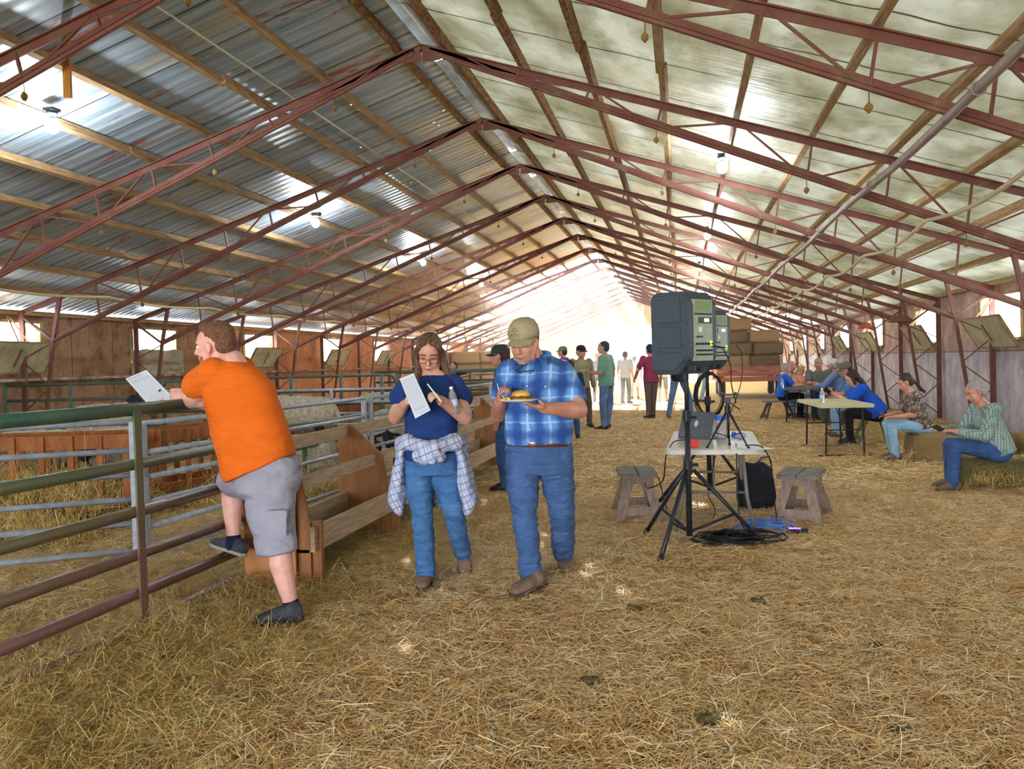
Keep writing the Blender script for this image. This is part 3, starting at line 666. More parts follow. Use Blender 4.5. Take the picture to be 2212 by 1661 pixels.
# ---------------------------------------------------------------- hay, stored at the far end
HAYM = None
def hay_mat(name, a, b, c):
    t = NT(name); v = t.coord(stretch=(1, 1, 2.2)); n = t.noise(v, 42, 6, .75, 1.2); n2 = t.noise(v, 3, 4)
    col = t.ramp(n, [(.28, s2l(a)), (.5, s2l(b)), (.7, s2l(c))]); t.l(t.mix(t.math('MULTIPLY', n2, .35), col, s2l(a)), t.b.inputs['Base Color']); t.b.inputs['Roughness'].default_value = .95; t.bump(n, 1, .04); return t.m
HAYG = hay_mat('golden_hay', '#8a6a30', '#c59f5c', '#e2c68c'); HAYN = hay_mat('greenish_hay', '#57512a', '#9a8c55', '#c4b680'); HAYT = hay_mat('tan_bale_straw', '#9a7a48', '#ccab70', '#e6cf9c')
def bale(name, label, loc, rot, sz=(1.0, .48, .40), mat=HAYT, grp=None):
    me = bpy.data.meshes.get('bale_%s_%.2f_%.2f' % (mat.name, sz[0], sz[2]))
    if me is None:
        vs = []; fs = []
        mb = MB(); mb.box((0, 0, sz[2]/2), sz); me0 = mb.mesh('tmp'); bm = bmesh.new(); bm.from_mesh(me0); bmesh.ops.bevel(bm, geom=bm.edges[:], offset=.035, segments=2, affect='EDGES'); bmesh.ops.subdivide_edges(bm, edges=[e for e in bm.edges if e.calc_length() > .06], cuts=9, use_grid_fill=True)
        for v in bm.verts:
            p = v.co; g_ = min(abs(abs(p.x)-sz[0]*.2), 1); n = noise.noise(p*9)*.02+noise.noise(p*28)*.012 - (.018 if abs(abs(p.x)-sz[0]*.2) < .02 else 0); v.co = p + v.normal*n
        me = bpy.data.meshes.new('bale_%s_%.2f_%.2f' % (mat.name, sz[0], sz[2])); bm.to_mesh(me); bm.free(); me.materials.append(mat); me.polygons.foreach_set('use_smooth', [True]*len(me.polygons))
    o = bpy.data.objects.new(name, me); COL.objects.link(o); o.location = loc; o.rotation_euler = (0, 0, rot)
    return tag(o, label, 'bale', grp)
# stack of bales far left
for lv in range(4):
    for i in range(3):
        bale('hay_bale', 'golden bale in the stack beyond the pens, %s layer, %s from the left' % (ordn[lv], ordn[i]), (-9.6+i*1.22+random.uniform(-.04, .04), 34+random.uniform(-.1, .1), lv*.48), random.uniform(-.04, .04), (1.2, .9, .47), HAYG, 'golden bales stacked beyond the left pens')
# ---------------------------------------------------------------- sound table in the aisle
BLK = M('black_powder_coat', '#1d1f26', '#2a2c34', scale=20, rough=.4); PLB = M('black_plastic', '#22242a', rough=.45); TBL = M('folding_table_plastic', '#c9c6bd', '#b9b5aa', scale=6, rough=.4)
TLG = M('table_leg_grey', '#75706c', rough=.5); CAB = M('black_cable', '#15161a', rough=.45)
def folding_table(label, c, rot, L, W, h, legm=TLG, topm=TBL, grp='folding tables'):
    t_ = thing('folding_table', label, 'table', (0, 0, 0), grp)
    mb = MB(); n = 6; r = .06; ring = []
    for cx, cy, a0 in ((L/2-r, W/2-r, 0), (-L/2+r, W/2-r, pi/2), (-L/2+r, -W/2+r, pi), (L/2-r, -W/2+r, 1.5*pi)):
        for i in range(n): a = a0+pi/2*i/(n-1); ring.append((cx+r*cos(a), cy+r*sin(a)))
    mb.loft([[Vector((x*s_, y*s_, z)) for x, y in ring] for z, s_ in ((h-.045, .975), (h-.04, 1), (h-.008, 1), (h, .99))]); mb.build('tabletop', topm, t_)
    for sx in (-1, 1):
        x = sx*(L/2-.22); xf = sx*(L/2-.26)
        for sy in (-1, 1):
            mb = MB(); mb.tube([Vector((x, sy*W*.3, h-.045)), Vector((x, sy*W*.34, h*.45)), Vector((xf, sy*W*.43, .012))], .0145, 8); mb.build('leg', legm, t_, smooth=True)
        mb = MB(); mb.tube([Vector((xf, -W*.43, .014)), Vector((xf, W*.43, .014))], .0145, 8); mb.build('foot_bar', legm, t_, smooth=True)
        mb = MB(); mb.tube([Vector((x, -W*.33, h*.5)), Vector((x, W*.33, h*.5))], .011, 8); mb.build('cross_bar', legm, t_, smooth=True)
        mb = MB(); mb.tube([Vector((x, 0, h*.5)), Vector((sx*.12, 0, h-.05))], .009, 6); mb.build('brace', legm, t_, smooth=True)
    t_.location = c; t_.rotation_euler = (0, 0, rot); return t_
TH = .73
ptb = [G(u, v, TH) for u, v in ((1443, 975), (1652, 982), (1612, 938), (1458, 935))]
TC = (ptb[0]+ptb[1]+ptb[2]+ptb[3])/4
folding_table('white folding table in the aisle carrying the laptop and camera tripod', (.265, 7.77, 0), pi/2-.03, 1.70, .74, TH)
def tpt(u, v, z=TH): return G(u, v, z)
# loudspeakers on stands
def spk_stand(label, base, htop, yaw, spread=.42, jn=.62):
    t_ = thing('speaker_stand', label, 'stand', base); b = Vector(base)
    mb = MB(); mb.cyl(b+Vector((0, 0, .1)), b+Vector((0, 0, 1.02)), .0225, 14); mb.build('lower_pole', BLK, t_, smooth=True)
    mb = MB(); mb.cyl(b+Vector((0, 0, 1.0)), b+Vector((0, 0, htop)), .0185, 14); mb.build('upper_pole', BLK, t_, smooth=True)
    mb = MB(); mb.cyl(b+Vector((0, 0, .97)), b+Vector((0, 0, 1.05)), .033, 14); mb.cyl(b+Vector((.03, 0, 1.0)), b+Vector((.07, 0, 1.0)), .012, 8); mb.build('collar', PLB, t_)
    mb = MB(); mb.cyl(b+Vector((0, 0, jn-.05)), b+Vector((0, 0, jn+.05)), .034, 14); mb.cyl(b+Vector((.03, 0, jn+.02)), b+Vector((.075, 0, jn+.02)), .014, 8); mb.build('hub', PLB, t_)
    for i in range(3):
        a = yaw+i*2*pi/3; d = Vector((cos(a), sin(a), 0)); p0 = b+Vector((0, 0, jn-.02))+d*.04; p1 = b+d*(spread+.05)+Vector((0, 0, .02))
        mb = MB(); mb.tube([p0, p1], .0165, 10); lg = mb.build('leg', BLK, t_, smooth=True)
        mb = MB(); mb.tube([p0+(p1-p0)*.93, p1], .021, 10); mb.build('rubber_foot', PLB, lg, smooth=True)
        mb = MB(); mb.tube([b+Vector((0, 0, .13)), p0+(p1-p0)*.58], .011, 8); mb.build('brace', BLK, t_, smooth=True)
    return t_
S1 = Vector((.04, 6.70, 0)); S2 = G(1533, 1080)
spk_stand('black tripod speaker stand in front of the sound table', S1, 1.46, -1.95, .52)
spk_stand('black tripod speaker stand behind the sound table', S2, 1.42, -.6, .5)
SPG = M('dark_slate_speaker_plastic', '#3c4650', '#46525c', scale=60, rough=.5, bump=.15, bscale=220); SPL = M('grey_green_amp_panel', '#8f9c86', '#a3ad98', scale=12, rough=.45)
def speaker(label, base, yaw, s_=1.0, zc=1.66):
    """portable sound system case: body, rear mixer bay, recessed ribs"""
    t_ = thing('loudspeaker', label, 'speaker', (0, 0, 0)); W, Dp, H = .345*s_, .30*s_, .545*s_
    # local: +x = baffle front direction, -x = rear; y = width
    mb = MB()
    prof = [(.5, .46), (.36, .5), (-.30, .5), (-.5, .36), (-.5, -.30), (-.18, -.5), (.34, -.5), (.5, -.46)]  # (x/Dp, z/H)
    rings = []
    for yy, k in ((-.5, .93), (-.46, 1), (.46, 1), (.5, .93)): rings.append([Vector((x*Dp*k, yy*W, z*H*k)) for x, z in prof])
    mb.loft(rings); bo = mb.build('cabinet', SPG, t_, bevel=.008*s_)
    # raised side ribs
    for sy in (-1, 1):
        for zc_, hh, taper in ((.27, .30, 0), (-.045, .27, 0), (-.335, .24, 1)):
            mb = MB(); y = sy*(.5*W+.002)
            pts = [(.28, zc_+hh/2), (-.34, zc_+hh/2-.02), (-.36 if not taper else -.40, zc_-hh/2+(0.0 if not taper else .12)), (-.36 if not taper else -.14, zc_-hh/2), (.28, zc_-hh/2)]
            mb.loft([[Vector((x*Dp, y-sy*.02*k1, z*H)) for x, z in [(p[0]*k2, zc_+(p[1]-zc_)*k2) for p in pts]] for k1, k2 in ((1, 1), (0, .97), (-.35, .93))]); mb.build('side_rib', SPG, t_)
    # front grille
    mb = MB(); mb.box((Dp*.5, 0, 0), (.02, W*.88, H*.88)); mb.build('grille', M('speaker_grille', '#15171a', rough=.6), t_, bevel=.006)
    # rear bay
    mb = MB(); mb.box((-Dp*.485, 0, .03*H), (.02, W*.62, H*.74)); rp = mb.build('amp_panel', SPL, t_)
    x = -Dp*.485-.011
    mb = MB(); mb.box((x, 0, .32*H), (.012, W*.5, H*.13)); mb.build('lid', M('amp_lid_green', '#7f9460', rough=.5), t_)
    mb = MB(); mb.box((x, 0, .225*H), (.01, W*.56, .014))
    mb.build('amp_trim', PLB, t_)
    for zz_, nk_, rr_ in ((-.135, 6, .008), (-.215, 8, .006), (-.265, 8, .006)):
        for k in range(nk_):
            mb = MB(); yy_ = -W*.24+k*W*.48/(nk_-1); mb.cyl((x, yy_, zz_*H), (x-.013, yy_, zz_*H), rr_*s_, 8); mb.build('knob', PLB, t_)
    for k in range(4): mb = MB(); mb.box((x, W*(.05+.055*k), -.05*H), (.008, .012, .012)); mb.build('switch', PLB, t_)
    mb = MB(); mb.box((x, -.02, .15*H), (.012, W*.42, H*.075)); mb.build('receiver_slot', M('receiver_face', '#3d4438', rough=.3), t_)
    mb = MB()
    for k in range(3): mb.box((x-.008, W*(-.14+.055*k), .15*H), (.003, .012, .024))
    mb.build('display', M('amp_display_lit', '#d8f08c', emis='#d6ff8a', es=1.2), t_)
    mb = MB(); mb.box((x-.004, W*.12, .04*H), (.004, .04, .035)); mb.build('sticker', M('white_label', '#e6e8dc', rough=.5), t_)
    mb = MB(); mb.box((x-.006, -W*.24, -.13*H), (.006, .016, .03)); mb.build('indicator', M('amp_led', '#b8ff3a', emis='#a8ff2a', es=2.0), t_)
    for k in (-1, 1):
        mb = MB(); mb.tube([Vector((x, k*W*.2, .42*H)), Vector((x-.012, k*W*.2, .44*H)), Vector((x-.014, k*W*.2, .56*H))], .0025, 6); mb.build('antenna', PLB, t_)
    mb = MB(); mb.box((0, 0, H*.5), (Dp*.4, W*.3, .014)); mb.build('top_handle', SPG, t_, bevel=.004)
    mb = MB(); mb.cyl((0, 0, -H*.56), (0, 0, -H*.47), .03, 14); mb.build('pole_socket', PLB, t_)
    mb = MB(); mb.cyl((-Dp*.35, W*.25, -H*.46), (-Dp*.35, W*.25, -H*.40), .04, 12); mb.cyl((-Dp*.33, -W*.15, -H*.47), (-Dp*.33, -W*.15, -H*.42), .03, 12); mb.build('caster', PLB, t_)
    t_.location = (base[0], base[1], zc); t_.rotation_euler = (0, 0, yaw); return t_
YAWS = pi-.62
speaker('dark grey loudspeaker with green lit amp panel on the nearer stand', (S1.x-.01, S1.y), YAWS, 1.12, 1.63)
speaker('dark grey loudspeaker mostly hidden behind the nearer one', (S2.x, S2.y), YAWS, 1.1, 1.62)
def cable(name, label, pts, r=.005, mat=CAB, cat='cable', sub=6):
    P = [Vector(p) for p in pts]; out = []
    for i in range(len(P)-1):
        p0, p1, p2, p3 = P[max(i-1, 0)], P[i], P[i+1], P[min(i+2, len(P)-1)]
        for k in range(sub):
            t_ = k/sub; out.append(.5*((2*p1)+(-p0+p2)*t_+(2*p0-5*p1+4*p2-p3)*t_*t_+(-p0+3*p1-3*p2+p3)*t_**3))
    out.append(P[-1]); mb = MB(); mb.tube(out, r, 6); o = mb.build(name, mat, smooth=True); return tag(o, label, cat)
# cables (px, py, depth)
def pz(*a): return [D(u, v, d) for u, v, d in a]
cable('cable', 'black cable dropping from the nearer loudspeaker in front of the table', pz((1537, 748, 6.5), (1560, 752, 6.4), (1578, 790, 6.35), (1580, 830, 6.35), (1590, 870, 6.3)), .0045)
cable('cable', 'thin black cable looping down from the farther loudspeaker', pz((1590, 745, 8.4), (1603, 770, 8.4), (1600, 830, 8.4), (1575, 900, 8.4)), .0045)
cable('cable', 'black cable curling over the near left corner of the table down to the bench', pz((1480, 950, 7.2), (1455, 955, 7.1), (1439, 985, 6.9), (1436, 1015, 6.9), (1430, 1040, 7.2), (1400, 1055, 7.6), (1395, 1042, 7.8), (1420, 1030, 7.8), (1430, 1060, 7.6), (1440, 1100, 7.6)), .005)
cable('cable', 'black cable hanging off the front edge of the table to the coil', pz((1590, 958, 7.1), (1591, 985, 6.7), (1594, 1080, 6.65), (1602, 1130, 6.6), (1625, 1165, 6.65)), .005)
cable('cable', 'black cable arcing off the right side of the table over the stool', pz((1610, 962, 6.8), (1645, 965, 6.7), (1665, 1000, 7.0), (1670, 1060, 7.2), (1680, 1130, 7.3), (1690, 1152, 7.2)), .005)
cable('cable', 'thin dark cable hanging below the table', pz((1545, 985, 7.2), (1535, 1040, 7.3), (1530, 1070, 7.4), (1545, 1100, 7.4), (1540, 1120, 7.3)), .004)
def coil(name, label, c, r, n, mat, wob=.25, rr=.006, tall=.012, up=None, cat='cable'):
    pts = []
    for i in range(n*14):
        a = 2*pi*i/14; q = r*(1+wob*noise.noise((i*.11, 3, c[0])))*(1 if up is None else 1)
        if up is None: pts.append((c[0]+q*cos(a)*1.25+.03*noise.noise((i*.05, 1, 1)), c[1]+q*sin(a), c[2]+.008+.03*abs(noise.noise((i*.3, 8, 8)))+tall*(i/(n*14))))
        else: pts.append((c[0]+q*.62*cos(a)+.015*noise.noise((i*.07, 1, 1)), c[1]+.02*noise.noise((i*.2, 5, 1)), c[2]+q*sin(a)))
    mb = MB(); mb.tube(pts, rr, 5); o = mb.build(name, mat, smooth=True); return tag(o, label, cat)
gc = G(1575, 1172, .02); coil('cable_coil', 'flat coil of black cable on the straw under the nearer speaker stand', (gc.x, gc.y, .03), .17, 13, CAB, .7, .006, .05)
gc = G(1635, 1170, .02); coil('cable_coil', 'smaller tangle of black cable beside the coil', (gc.x, gc.y, .03), .15, 5, CAB, 1.1, .005, .05)
gc = G(1660, 1148, .02); BLU = M('bright_blue_cord', '#3f7fe0', rough=.4); coil('extension_cord', 'tangled bright blue extension cord on the straw in front of the right stool', (gc.x, gc.y, .03), .13, 6, BLU, 1.3, .0045, .06, cat='cord')
cable('extension_cord', 'blue cord end trailing left from the blue tangle', [G(1612, 1130, .03), G(1622, 1124, .05), G(1640, 1135, .03), G(1665, 1160, .03), G(1700, 1162, .03)], .006, BLU, 'cord')
cable('extension_cord', 'yellow cord half buried in the straw right of the stools', [G(1700, 1143, .02), G(1760, 1146, .025), G(1830, 1150, .02), G(1870, 1160, .03), G(1900, 1172, .02)], .006, M('yellow_cord', '#dcb832', rough=.5), 'cord')
gp = G(1722, 1152, .03); mb = MB(); mb.box((0, 0, .02), (.16, .05, .035), Matrix.Rotation(.25, 3, 'Z')); mb.v = [v+gp for v in mb.v]; ps = mb.build('power_strip', PLB); tag(ps, 'black power strip with a purple light at the end of the blue cord', 'power strip')
mb = MB(); mb.box(gp+Vector((-.02, -.01, .042)), (.09, .02, .006)); mb.build('light', M('purple_led', '#8a4dff', emis='#6a3cff', es=3), ps)
# coiled cable hung on the rear stand
coil('cable_coil', 'coil of black cable hung on the farther speaker stand', (S2.x+.02, S2.y-.04, 1.06), .22, 8, CAB, .3, .005, up=1)
# laptop
def laptop():
    c = G(1512, 950, TH); t_ = thing('laptop', 'open dark grey laptop with an oval logo on its lid, on the white table', 'laptop', (0, 0, 0))
    m1 = M('laptop_shell', '#5c6066', '#666a70', scale=30, rough=.35, metal=.4)
    mb = MB(); mb.box((0, 0, .009), (.34, .24, .018)); mb.build('base', m1, t_, bevel=.003)
    R = Matrix.Rotation(radians(-22), 3, 'X'); mb = MB(); mb.box(Vector((0, -.12, .02))+R @ Vector((0, 0, .115)), (.34, .008, .23), R); lid = mb.build('lid', m1, t_, bevel=.002)
    cc = Vector((0, -.12, .02))+R @ Vector((0, -.006, .12)); mb = MB(); mb.lathe([(.001, -.001), (.03, -.001), (.03, .001), (.001, .001)], cc, 20, R @ Vector((0, 1, 0)))
    mb.v = [cc + Vector(((v-cc).x*.62, (v-cc).y, (v-cc).z)) for v in mb.v]; mb.build('logo', M('laptop_logo', '#cfd2d6', rough=.3), lid)
    mb = MB(); mb.box(Vector((0, -.12, .02))+R @ Vector((0, .0055, .118)), (.30, .002, .19), R); mb.build('screen', M('laptop_screen', '#20262e', rough=.15), lid)
    mb = MB(); mb.box((0, .02, .0185), (.29, .11, .002)); mb.build('keyboard', PLB, t_)
    t_.location = (c.x+.02, c.y+.18, TH); t_.rotation_euler = (0, 0, -.62); return t_
laptop()
# bottles
def bottle_mesh(cap, lab, s_=1.0):
    glass = MATS.get('clear_pet') or None
    if glass is None:
        t = NT('clear_pet'); t.b.inputs['Base Color'].default_value = (.93, .96, 1, 1); t.b.inputs['Transmission Weight'].default_value = .72; t.b.inputs['Roughness'].default_value = .15; t.b.inputs['IOR'].default_value = 1.15; MATS['clear_pet'] = t.m; glass = t.m
    t_ = thing('water_bottle', 'x', 'bottle', (0, 0, 0))
    mb = MB(); mb.lathe([(.001, 0), (.030, 0), (.033, .008), (.031, .04), (.033, .06), (.0325, .12), (.033, .135), (.026, .165), (.014, .185), (.0125, .198), (.001, .198)], (0, 0, 0), 20); mb.v = [v*s_ for v in mb.v]; mb.build('bottle_body', glass, t_, smooth=True)
    mb = MB(); mb.lathe([(.001, .196), (.0145, .196), (.0145, .214), (.001, .214)], (0, 0, 0), 16); mb.v = [v*s_ for v in mb.v]; mb.build('cap', cap, t_)
    mb = MB(); mb.lathe([(.0337, .065), (.0337, .115)], (0, 0, 0), 20); mb = MB(); mb.loft([[Vector((r*cos(2*pi*j/20), r*sin(2*pi*j/20), z)) for j in range(20)] for r, z in ((.0337, .065), (.0337, .115), (.0345, .115), (.0345, .065))], cap=False, close=True); mb.v = [v*s_ for v in mb.v]; mb.build('paper_band', lab, t_)
    return t_
WC = M('white_bottle_cap', '#e8eaee', rough=.4); LB = M('pale_blue_bottle_label', '#b8cbe8', rough=.5); BCAP = M('blue_lid', '#3f6fd0', rough=.4)
bw = bottle_mesh(WC, LB); bw['label'] = 'clear water bottle with a white cap on the cream table by the long-haired woman'; bw.location = G(1776, 870, TH+.01)
b2 = copy_tree(bw); b2.location = G(1690, 838, .74); b2['label'] = 'clear water bottle standing on the far dark picnic table'
bj = thing('drink_jar', 'clear jar with a blue lid behind the tripod on the white table', 'jar', (0, 0, 0))
mb = MB(); mb.lathe([(.001, 0), (.04, 0), (.044, .01), (.044, .13), (.04, .15), (.001, .15)], (0, 0, 0), 20); mb.build('jar_body', MATS['clear_pet'], bj, smooth=True)
mb = MB(); mb.lathe([(.001, .15), (.046, .15), (.047, .19), (.001, .192)], (0, 0, 0), 20); mb.build('lid', BCAP, bj); bj.location = G(1558, 948, TH); bj.scale = (1.1, 1.1, 1.1)
mb = MB(); mb.box((0, 0, .03), (.07, .03, .06)); o = mb.build('red_block', M('bright_red_plastic', '#e0403c', rough=.5), bevel=.004); o.location = G(1499, 966, TH+.002); o.rotation_euler = (0, 0, .2); tag(o, 'small bright red box beside the speaker pole on the table', 'box')
mb = MB(); mb.lathe([(.001, 0), (.03, 0), (.036, .1), (.033, .1), (.028, .006), (.001, .006)], (0, 0, 0), 16); o = mb.build('paper_cup', M('pale_cup', '#ccd6e6', rough=.5), smooth=True); o.location = G(1541, 940, TH); tag(o, 'pale paper cup behind the laptop', 'cup')
mb = MB(); mb.ell((0, 0, .03), (.05, .04, .03)); o = mb.build('bunched_cloth', M('lilac_cloth', '#a9a4c8', rough=.9), smooth=True); o.location = G(1600, 948, TH); tag(o, 'small lilac bundle beside the tripod leg on the table', 'cloth')
mb = MB(); mb.lathe([(.001, 0), (.02, 0), (.02, .05), (.001, .05)], (0, 0, 0), 14); o = mb.build('blue_tape_roll', BCAP); o.location = G(1585, 945, TH); tag(o, 'small blue cylinder next to the lilac bundle on the table', 'roll')
# sheet of paper on the table edge
mb = MB(); mb.box((0, 0, .002), (.21, .28, .002)); o = mb.build('paper_sheet', M('loose_white_paper', '#dadde2', rough=.6)); o.location = G(1628, 968, TH+.001); o.rotation_euler = (0, 0, .5); tag(o, 'loose white paper sheet at the right corner of the sound table', 'paper')
# camera tripod
def tripod():
    base = G(1565, 965, TH); t_ = thing('camera_tripod', 'slim black camera tripod standing on the white table', 'tripod', (base.x, base.y, TH)); m1 = M('tripod_black', '#1a1b1f', rough=.4)
    dd = 7.0; top = D(1573, 880, dd); hub = D(1572, 884, dd); plate = D(1575, 852, dd)
    for i, (u, v, d) in enumerate(((1528, 966, 6.75), (1576, 960, 6.6), (1617, 968, 6.75), (1592, 950, 7.3))[:3]):
        foot = G(u, v, TH+.005); mb = MB(); mid = hub+(foot-hub)*.5; mb.tube([hub, mid], .0095, 8); mb.tube([mid, foot], .007, 8); lg = mb.build('leg', m1, t_, smooth=True); mb = MB(); mb.ell(foot, .012); mb.build('rubber_foot', m1, lg)
        mb = MB(); mb.tube([hub+(foot-hub)*.62, Vector((hub.x, hub.y, hub.z+(foot.z-hub.z)*.75))], .004, 6); mb.build('strut', m1, t_)
    mb = MB(); mb.cyl(hub+Vector((0, 0, .02)), Vector((hub.x, hub.y, TH+.06)), .009, 10); mb.build('centre_column', m1, t_, smooth=True)
    mb = MB(); mb.cyl(hub-Vector((0, 0, .03)), hub+Vector((0, 0, .03)), .024, 12); mb.cyl(hub+Vector((0, 0, .03)), hub+Vector((0, 0, .09)), .016, 12); mb.box(hub+Vector((0, 0, .07)), (.05, .04, .04)); mb.build('head', m1, t_)
    mb = MB(); mb.box(plate, (.13, .05, .012)); mb.box(plate+Vector((-.055, 0, .008)), (.018, .05, .02)); mb.box(plate+Vector((.05, 0, .008)), (.018, .05, .02)); mb.build('phone_clamp', m1, t_)
    mb = MB(); mb.tube([hub+Vector((.02, 0, .05)), hub+Vector((.09, -.01, .0))], .005, 6); mb.build('pan_handle', m1, t_)
tripod()
# ---------------------------------------------------------------- rough wooden stools
OLDW = M('grey_weathered_plank', '#6d6862', '#8f8880', scale=8, rough=.9, bump=.5, bscale=40, stretch=(6, 1, 6)); OLDL = M('brown_weathered_leg', '#7c695e', '#9a887c', scale=7, rough=.9, bump=.4, stretch=(6, 6, 1))
def stool(label, c, rot, wm=OLDW, lm=OLDL, L=.62, W=.34, h=.43, grp='rough wooden stools'):
    t_ = thing('wooden_stool', label, 'stool', (0, 0, 0), grp)
    for s_ in (-1, 1):
        mb = MB(); q = .05
        out = [(-L/2, .004), (L/2, .004), (L/2, W/2-q), (L/2-q, W/2), (-L/2+q, W/2), (-L/2, W/2-q)]
        mb.loft([[Vector((x, y*s_, z)) for x, y in out] for z in (h-.035, h)]); mb.build('seat_plank', wm, t_, bevel=.004)
    for sx in (-1, 1):
        for sy in (-1, 1):
            mb = MB(); mb.bar((sx*(L/2-.13), sy*.07, h-.03), (sx*(L/2+.02), sy*(W/2+.01), .005), .085, .03, hint=(1, 0, 0)); mb.build('leg', lm, t_)
        mb = MB(); mb.bar((sx*(L/2-.02), -W/2, .1), (sx*(L/2-.02), W/2, .1), .022, .075); mb.build('stretcher', lm, t_)
        mb = MB(); mb.bar((sx*(L/2-.12), -W/2+.03, h-.07), (sx*(L/2-.12), W/2-.03, h-.07), .022, .07); mb.build('cleat', lm, t_)
    t_.location = c; t_.rotation_euler = (0, 0, rot); return t_
stool('grey weathered wooden stool left of the sound table with a cable across its seat', (-.42, 8.05, 0), pi/2+.12)
stool('grey weathered wooden stool right of the sound table beside the black bag', (1.02, 7.95, 0), pi/2-.28)
stool('dark wooden stool under the grey-haired woman in bright blue', (2.12, 20.36, 0), .25, lm=M('dark_stool_wood', '#4f463e', rough=.9))
GRW = M('olive_painted_wood', '#6b6a35', '#83804a', scale=5, rough=.8)
stool('low olive wooden stool under the long-haired woman in royal blue', (3.0, 14.75, 0), .1, wm=GRW, lm=GRW, L=.5)
# black bag
t_ = thing('black_bag', 'tall soft black equipment bag standing behind the right stool', 'bag', G(1632, 1100)); gb_ = Vector(t_.location); gb_.z = 0; t_.location = gb_
mb = MB(); s_ = Vector((1, 0, 0)); f_ = Vector((0, 1, 0)); mb.sect([(gb_+Vector((0, 0, 0)), .15, .12), (gb_+Vector((0, 0, .1)), .175, .14), (gb_+Vector((0, .0, .28)), .17, .135), (gb_+Vector((.0, 0, .40)), .14, .11), (gb_+Vector((.0, 0, .45)), .07, .06)], 24, s_, f_, 2.6)
blobify(mb, 'bag_body', M('black_cordura', '#101114', '#1c2028', scale=14, rough=.8, bump=.6, bscale=20), t_, .012, 4, (.02, (9, 9, 3)))
mb = MB(); mb.tube([gb_+Vector((.02, -.02, .43)), gb_+Vector((.06, -.03, .49)), gb_+Vector((.13, -.02, .50)), gb_+Vector((.15, -.02, .44))], .01, 8); mb.build('handle', M('bag_strap_grey', '#4c4a5c', rough=.6), t_, smooth=True)
# ---------------------------------------------------------------- right side tables, bales, wagon
CRM = M('cream_tabletop', '#cfc8a4', '#bfb78f', scale=4, rough=.45); DLG = M('dark_table_leg', '#2e2a2a', rough=.5)
def ttable(label, c, rot, L, W, h, topm, legm, th=.05):
    t_ = thing('dining_table', label, 'table', (0, 0, 0)); mb = MB(); mb.box((0, 0, h-th/2), (L, W, th)); mb.build('tabletop', topm, t_, bevel=.006)
    for sx in (-1, 1):
        for sy in (-1, 1):
            mb = MB(); mb.tube([(sx*(L/2-.17), sy*(W/2-.12), h-th), (sx*(L/2-.17), sy*(W/2-.10), .02)], .014, 8); mb.build('leg', legm, t_)
        mb = MB(); mb.bar((sx*(L/2-.17), -W/2+.0, .012), (sx*(L/2-.17), W/2, .012), .03, .022); mb.build('foot_bar', legm, t_)
        mb = MB(); mb.tube([(sx*(L/2-.17), 0, h*.5), (sx*.1, 0, h-th)], .008, 6); mb.build('brace', legm, t_)
        mb = MB(); mb.tube([(sx*(L/2-.17), -W/2+.12, h*.5), (sx*(L/2-.17), W/2-.12, h*.5)], .009, 6); mb.build('cross_bar', legm, t_)
    t_.location = c; t_.rotation_euler = (0, 0, rot); return t_
ttable('cream-topped table with dark legs in front of the long-haired woman in royal blue', (2.22, 13.65, 0), pi/2+.05, 1.75, .72, .74, CRM, DLG)
ttable('dark narrow table far back with five people seated round it', (2.52, 19.75, 0), pi/2-.12, 1.7, .75, .74, M('dark_tabletop', '#4a4644', rough=.4), DLG, .035)
bale('hay_bale', 'tan straw bale the woman in the floral shirt sits on', (3.58, 12.4, 0), .08, (1.2, .55, .38), HAYT, 'straw bales along the right side')
bale('hay_bale', 'tan straw bale just right of the one under the woman in the floral shirt', (4.7, 12.6, 0), .5, (1.0, .5, .34), HAYT, 'straw bales along the right side')
bale('hay_bale', 'shaggy greenish hay bale the grey-haired man sits on at the right edge', (3.62, 9.95, 0), -.12, (1.5, .62, .31), HAYN, 'straw bales along the right side')
# wagon
RW = M('faded_red_wagon_board', '#9c5c48', '#b87a64', scale=3, rough=.8, bump=.2, stretch=(1, 4, 4)); DRB = M('wagon_underframe', '#5a4238', rough=.8); TYR = M('dusty_tyre', '#4a4542', '#6a625a', scale=8, rough=.9)
t_ = thing('hay_wagon', 'faded red flat hay wagon loaded with bales beyond the speakers', 'wagon', (2.35, 32.6, 0)); wc = Vector((2.35, 32.6, 0))
mb = MB(); mb.box(wc+Vector((0, 0, .98)), (2.2, 4.2, .1)); mb.build('deck', DRB, t_)
for k in range(3):
    mb = MB(); mb.box(wc+Vector((0, -2.12, .66+.18*k)), (2.24, .04, .16)); mb.box(wc+Vector((-1.12, 0, .66+.18*k)), (.04, 4.2, .16)); mb.build('side_board', RW, t_)
for x in (-.5, .5):
    mb = MB(); mb.bar(wc+Vector((x, -2, .86)), wc+Vector((x, 2, .86)), .12, .14); mb.build('chassis_beam', DRB, t_)
for sx in (-.95, .95):
    for sy in (-1.3, 1.3):
        mb = MB(); mb.lathe([(.001, -.1), (.30, -.11), (.36, -.08), (.37, 0), (.36, .08), (.30, .11), (.001, .1)], wc+Vector((sx, sy, .38)), 24, Vector((1, 0, 0))); wh = mb.build('wheel', TYR, t_, smooth=True); mb = MB(); mb.lathe([(.001, -.12), (.17, -.12), (.15, 0), (.17, .12), (.001, .12)], wc+Vector((sx, sy, .38)), 16, Vector((1, 0, 0))); mb.build('rim', galv, wh)
BRN = hay_mat('old_brown_bale', '#6a5232', '#96784c', '#b99c6c')
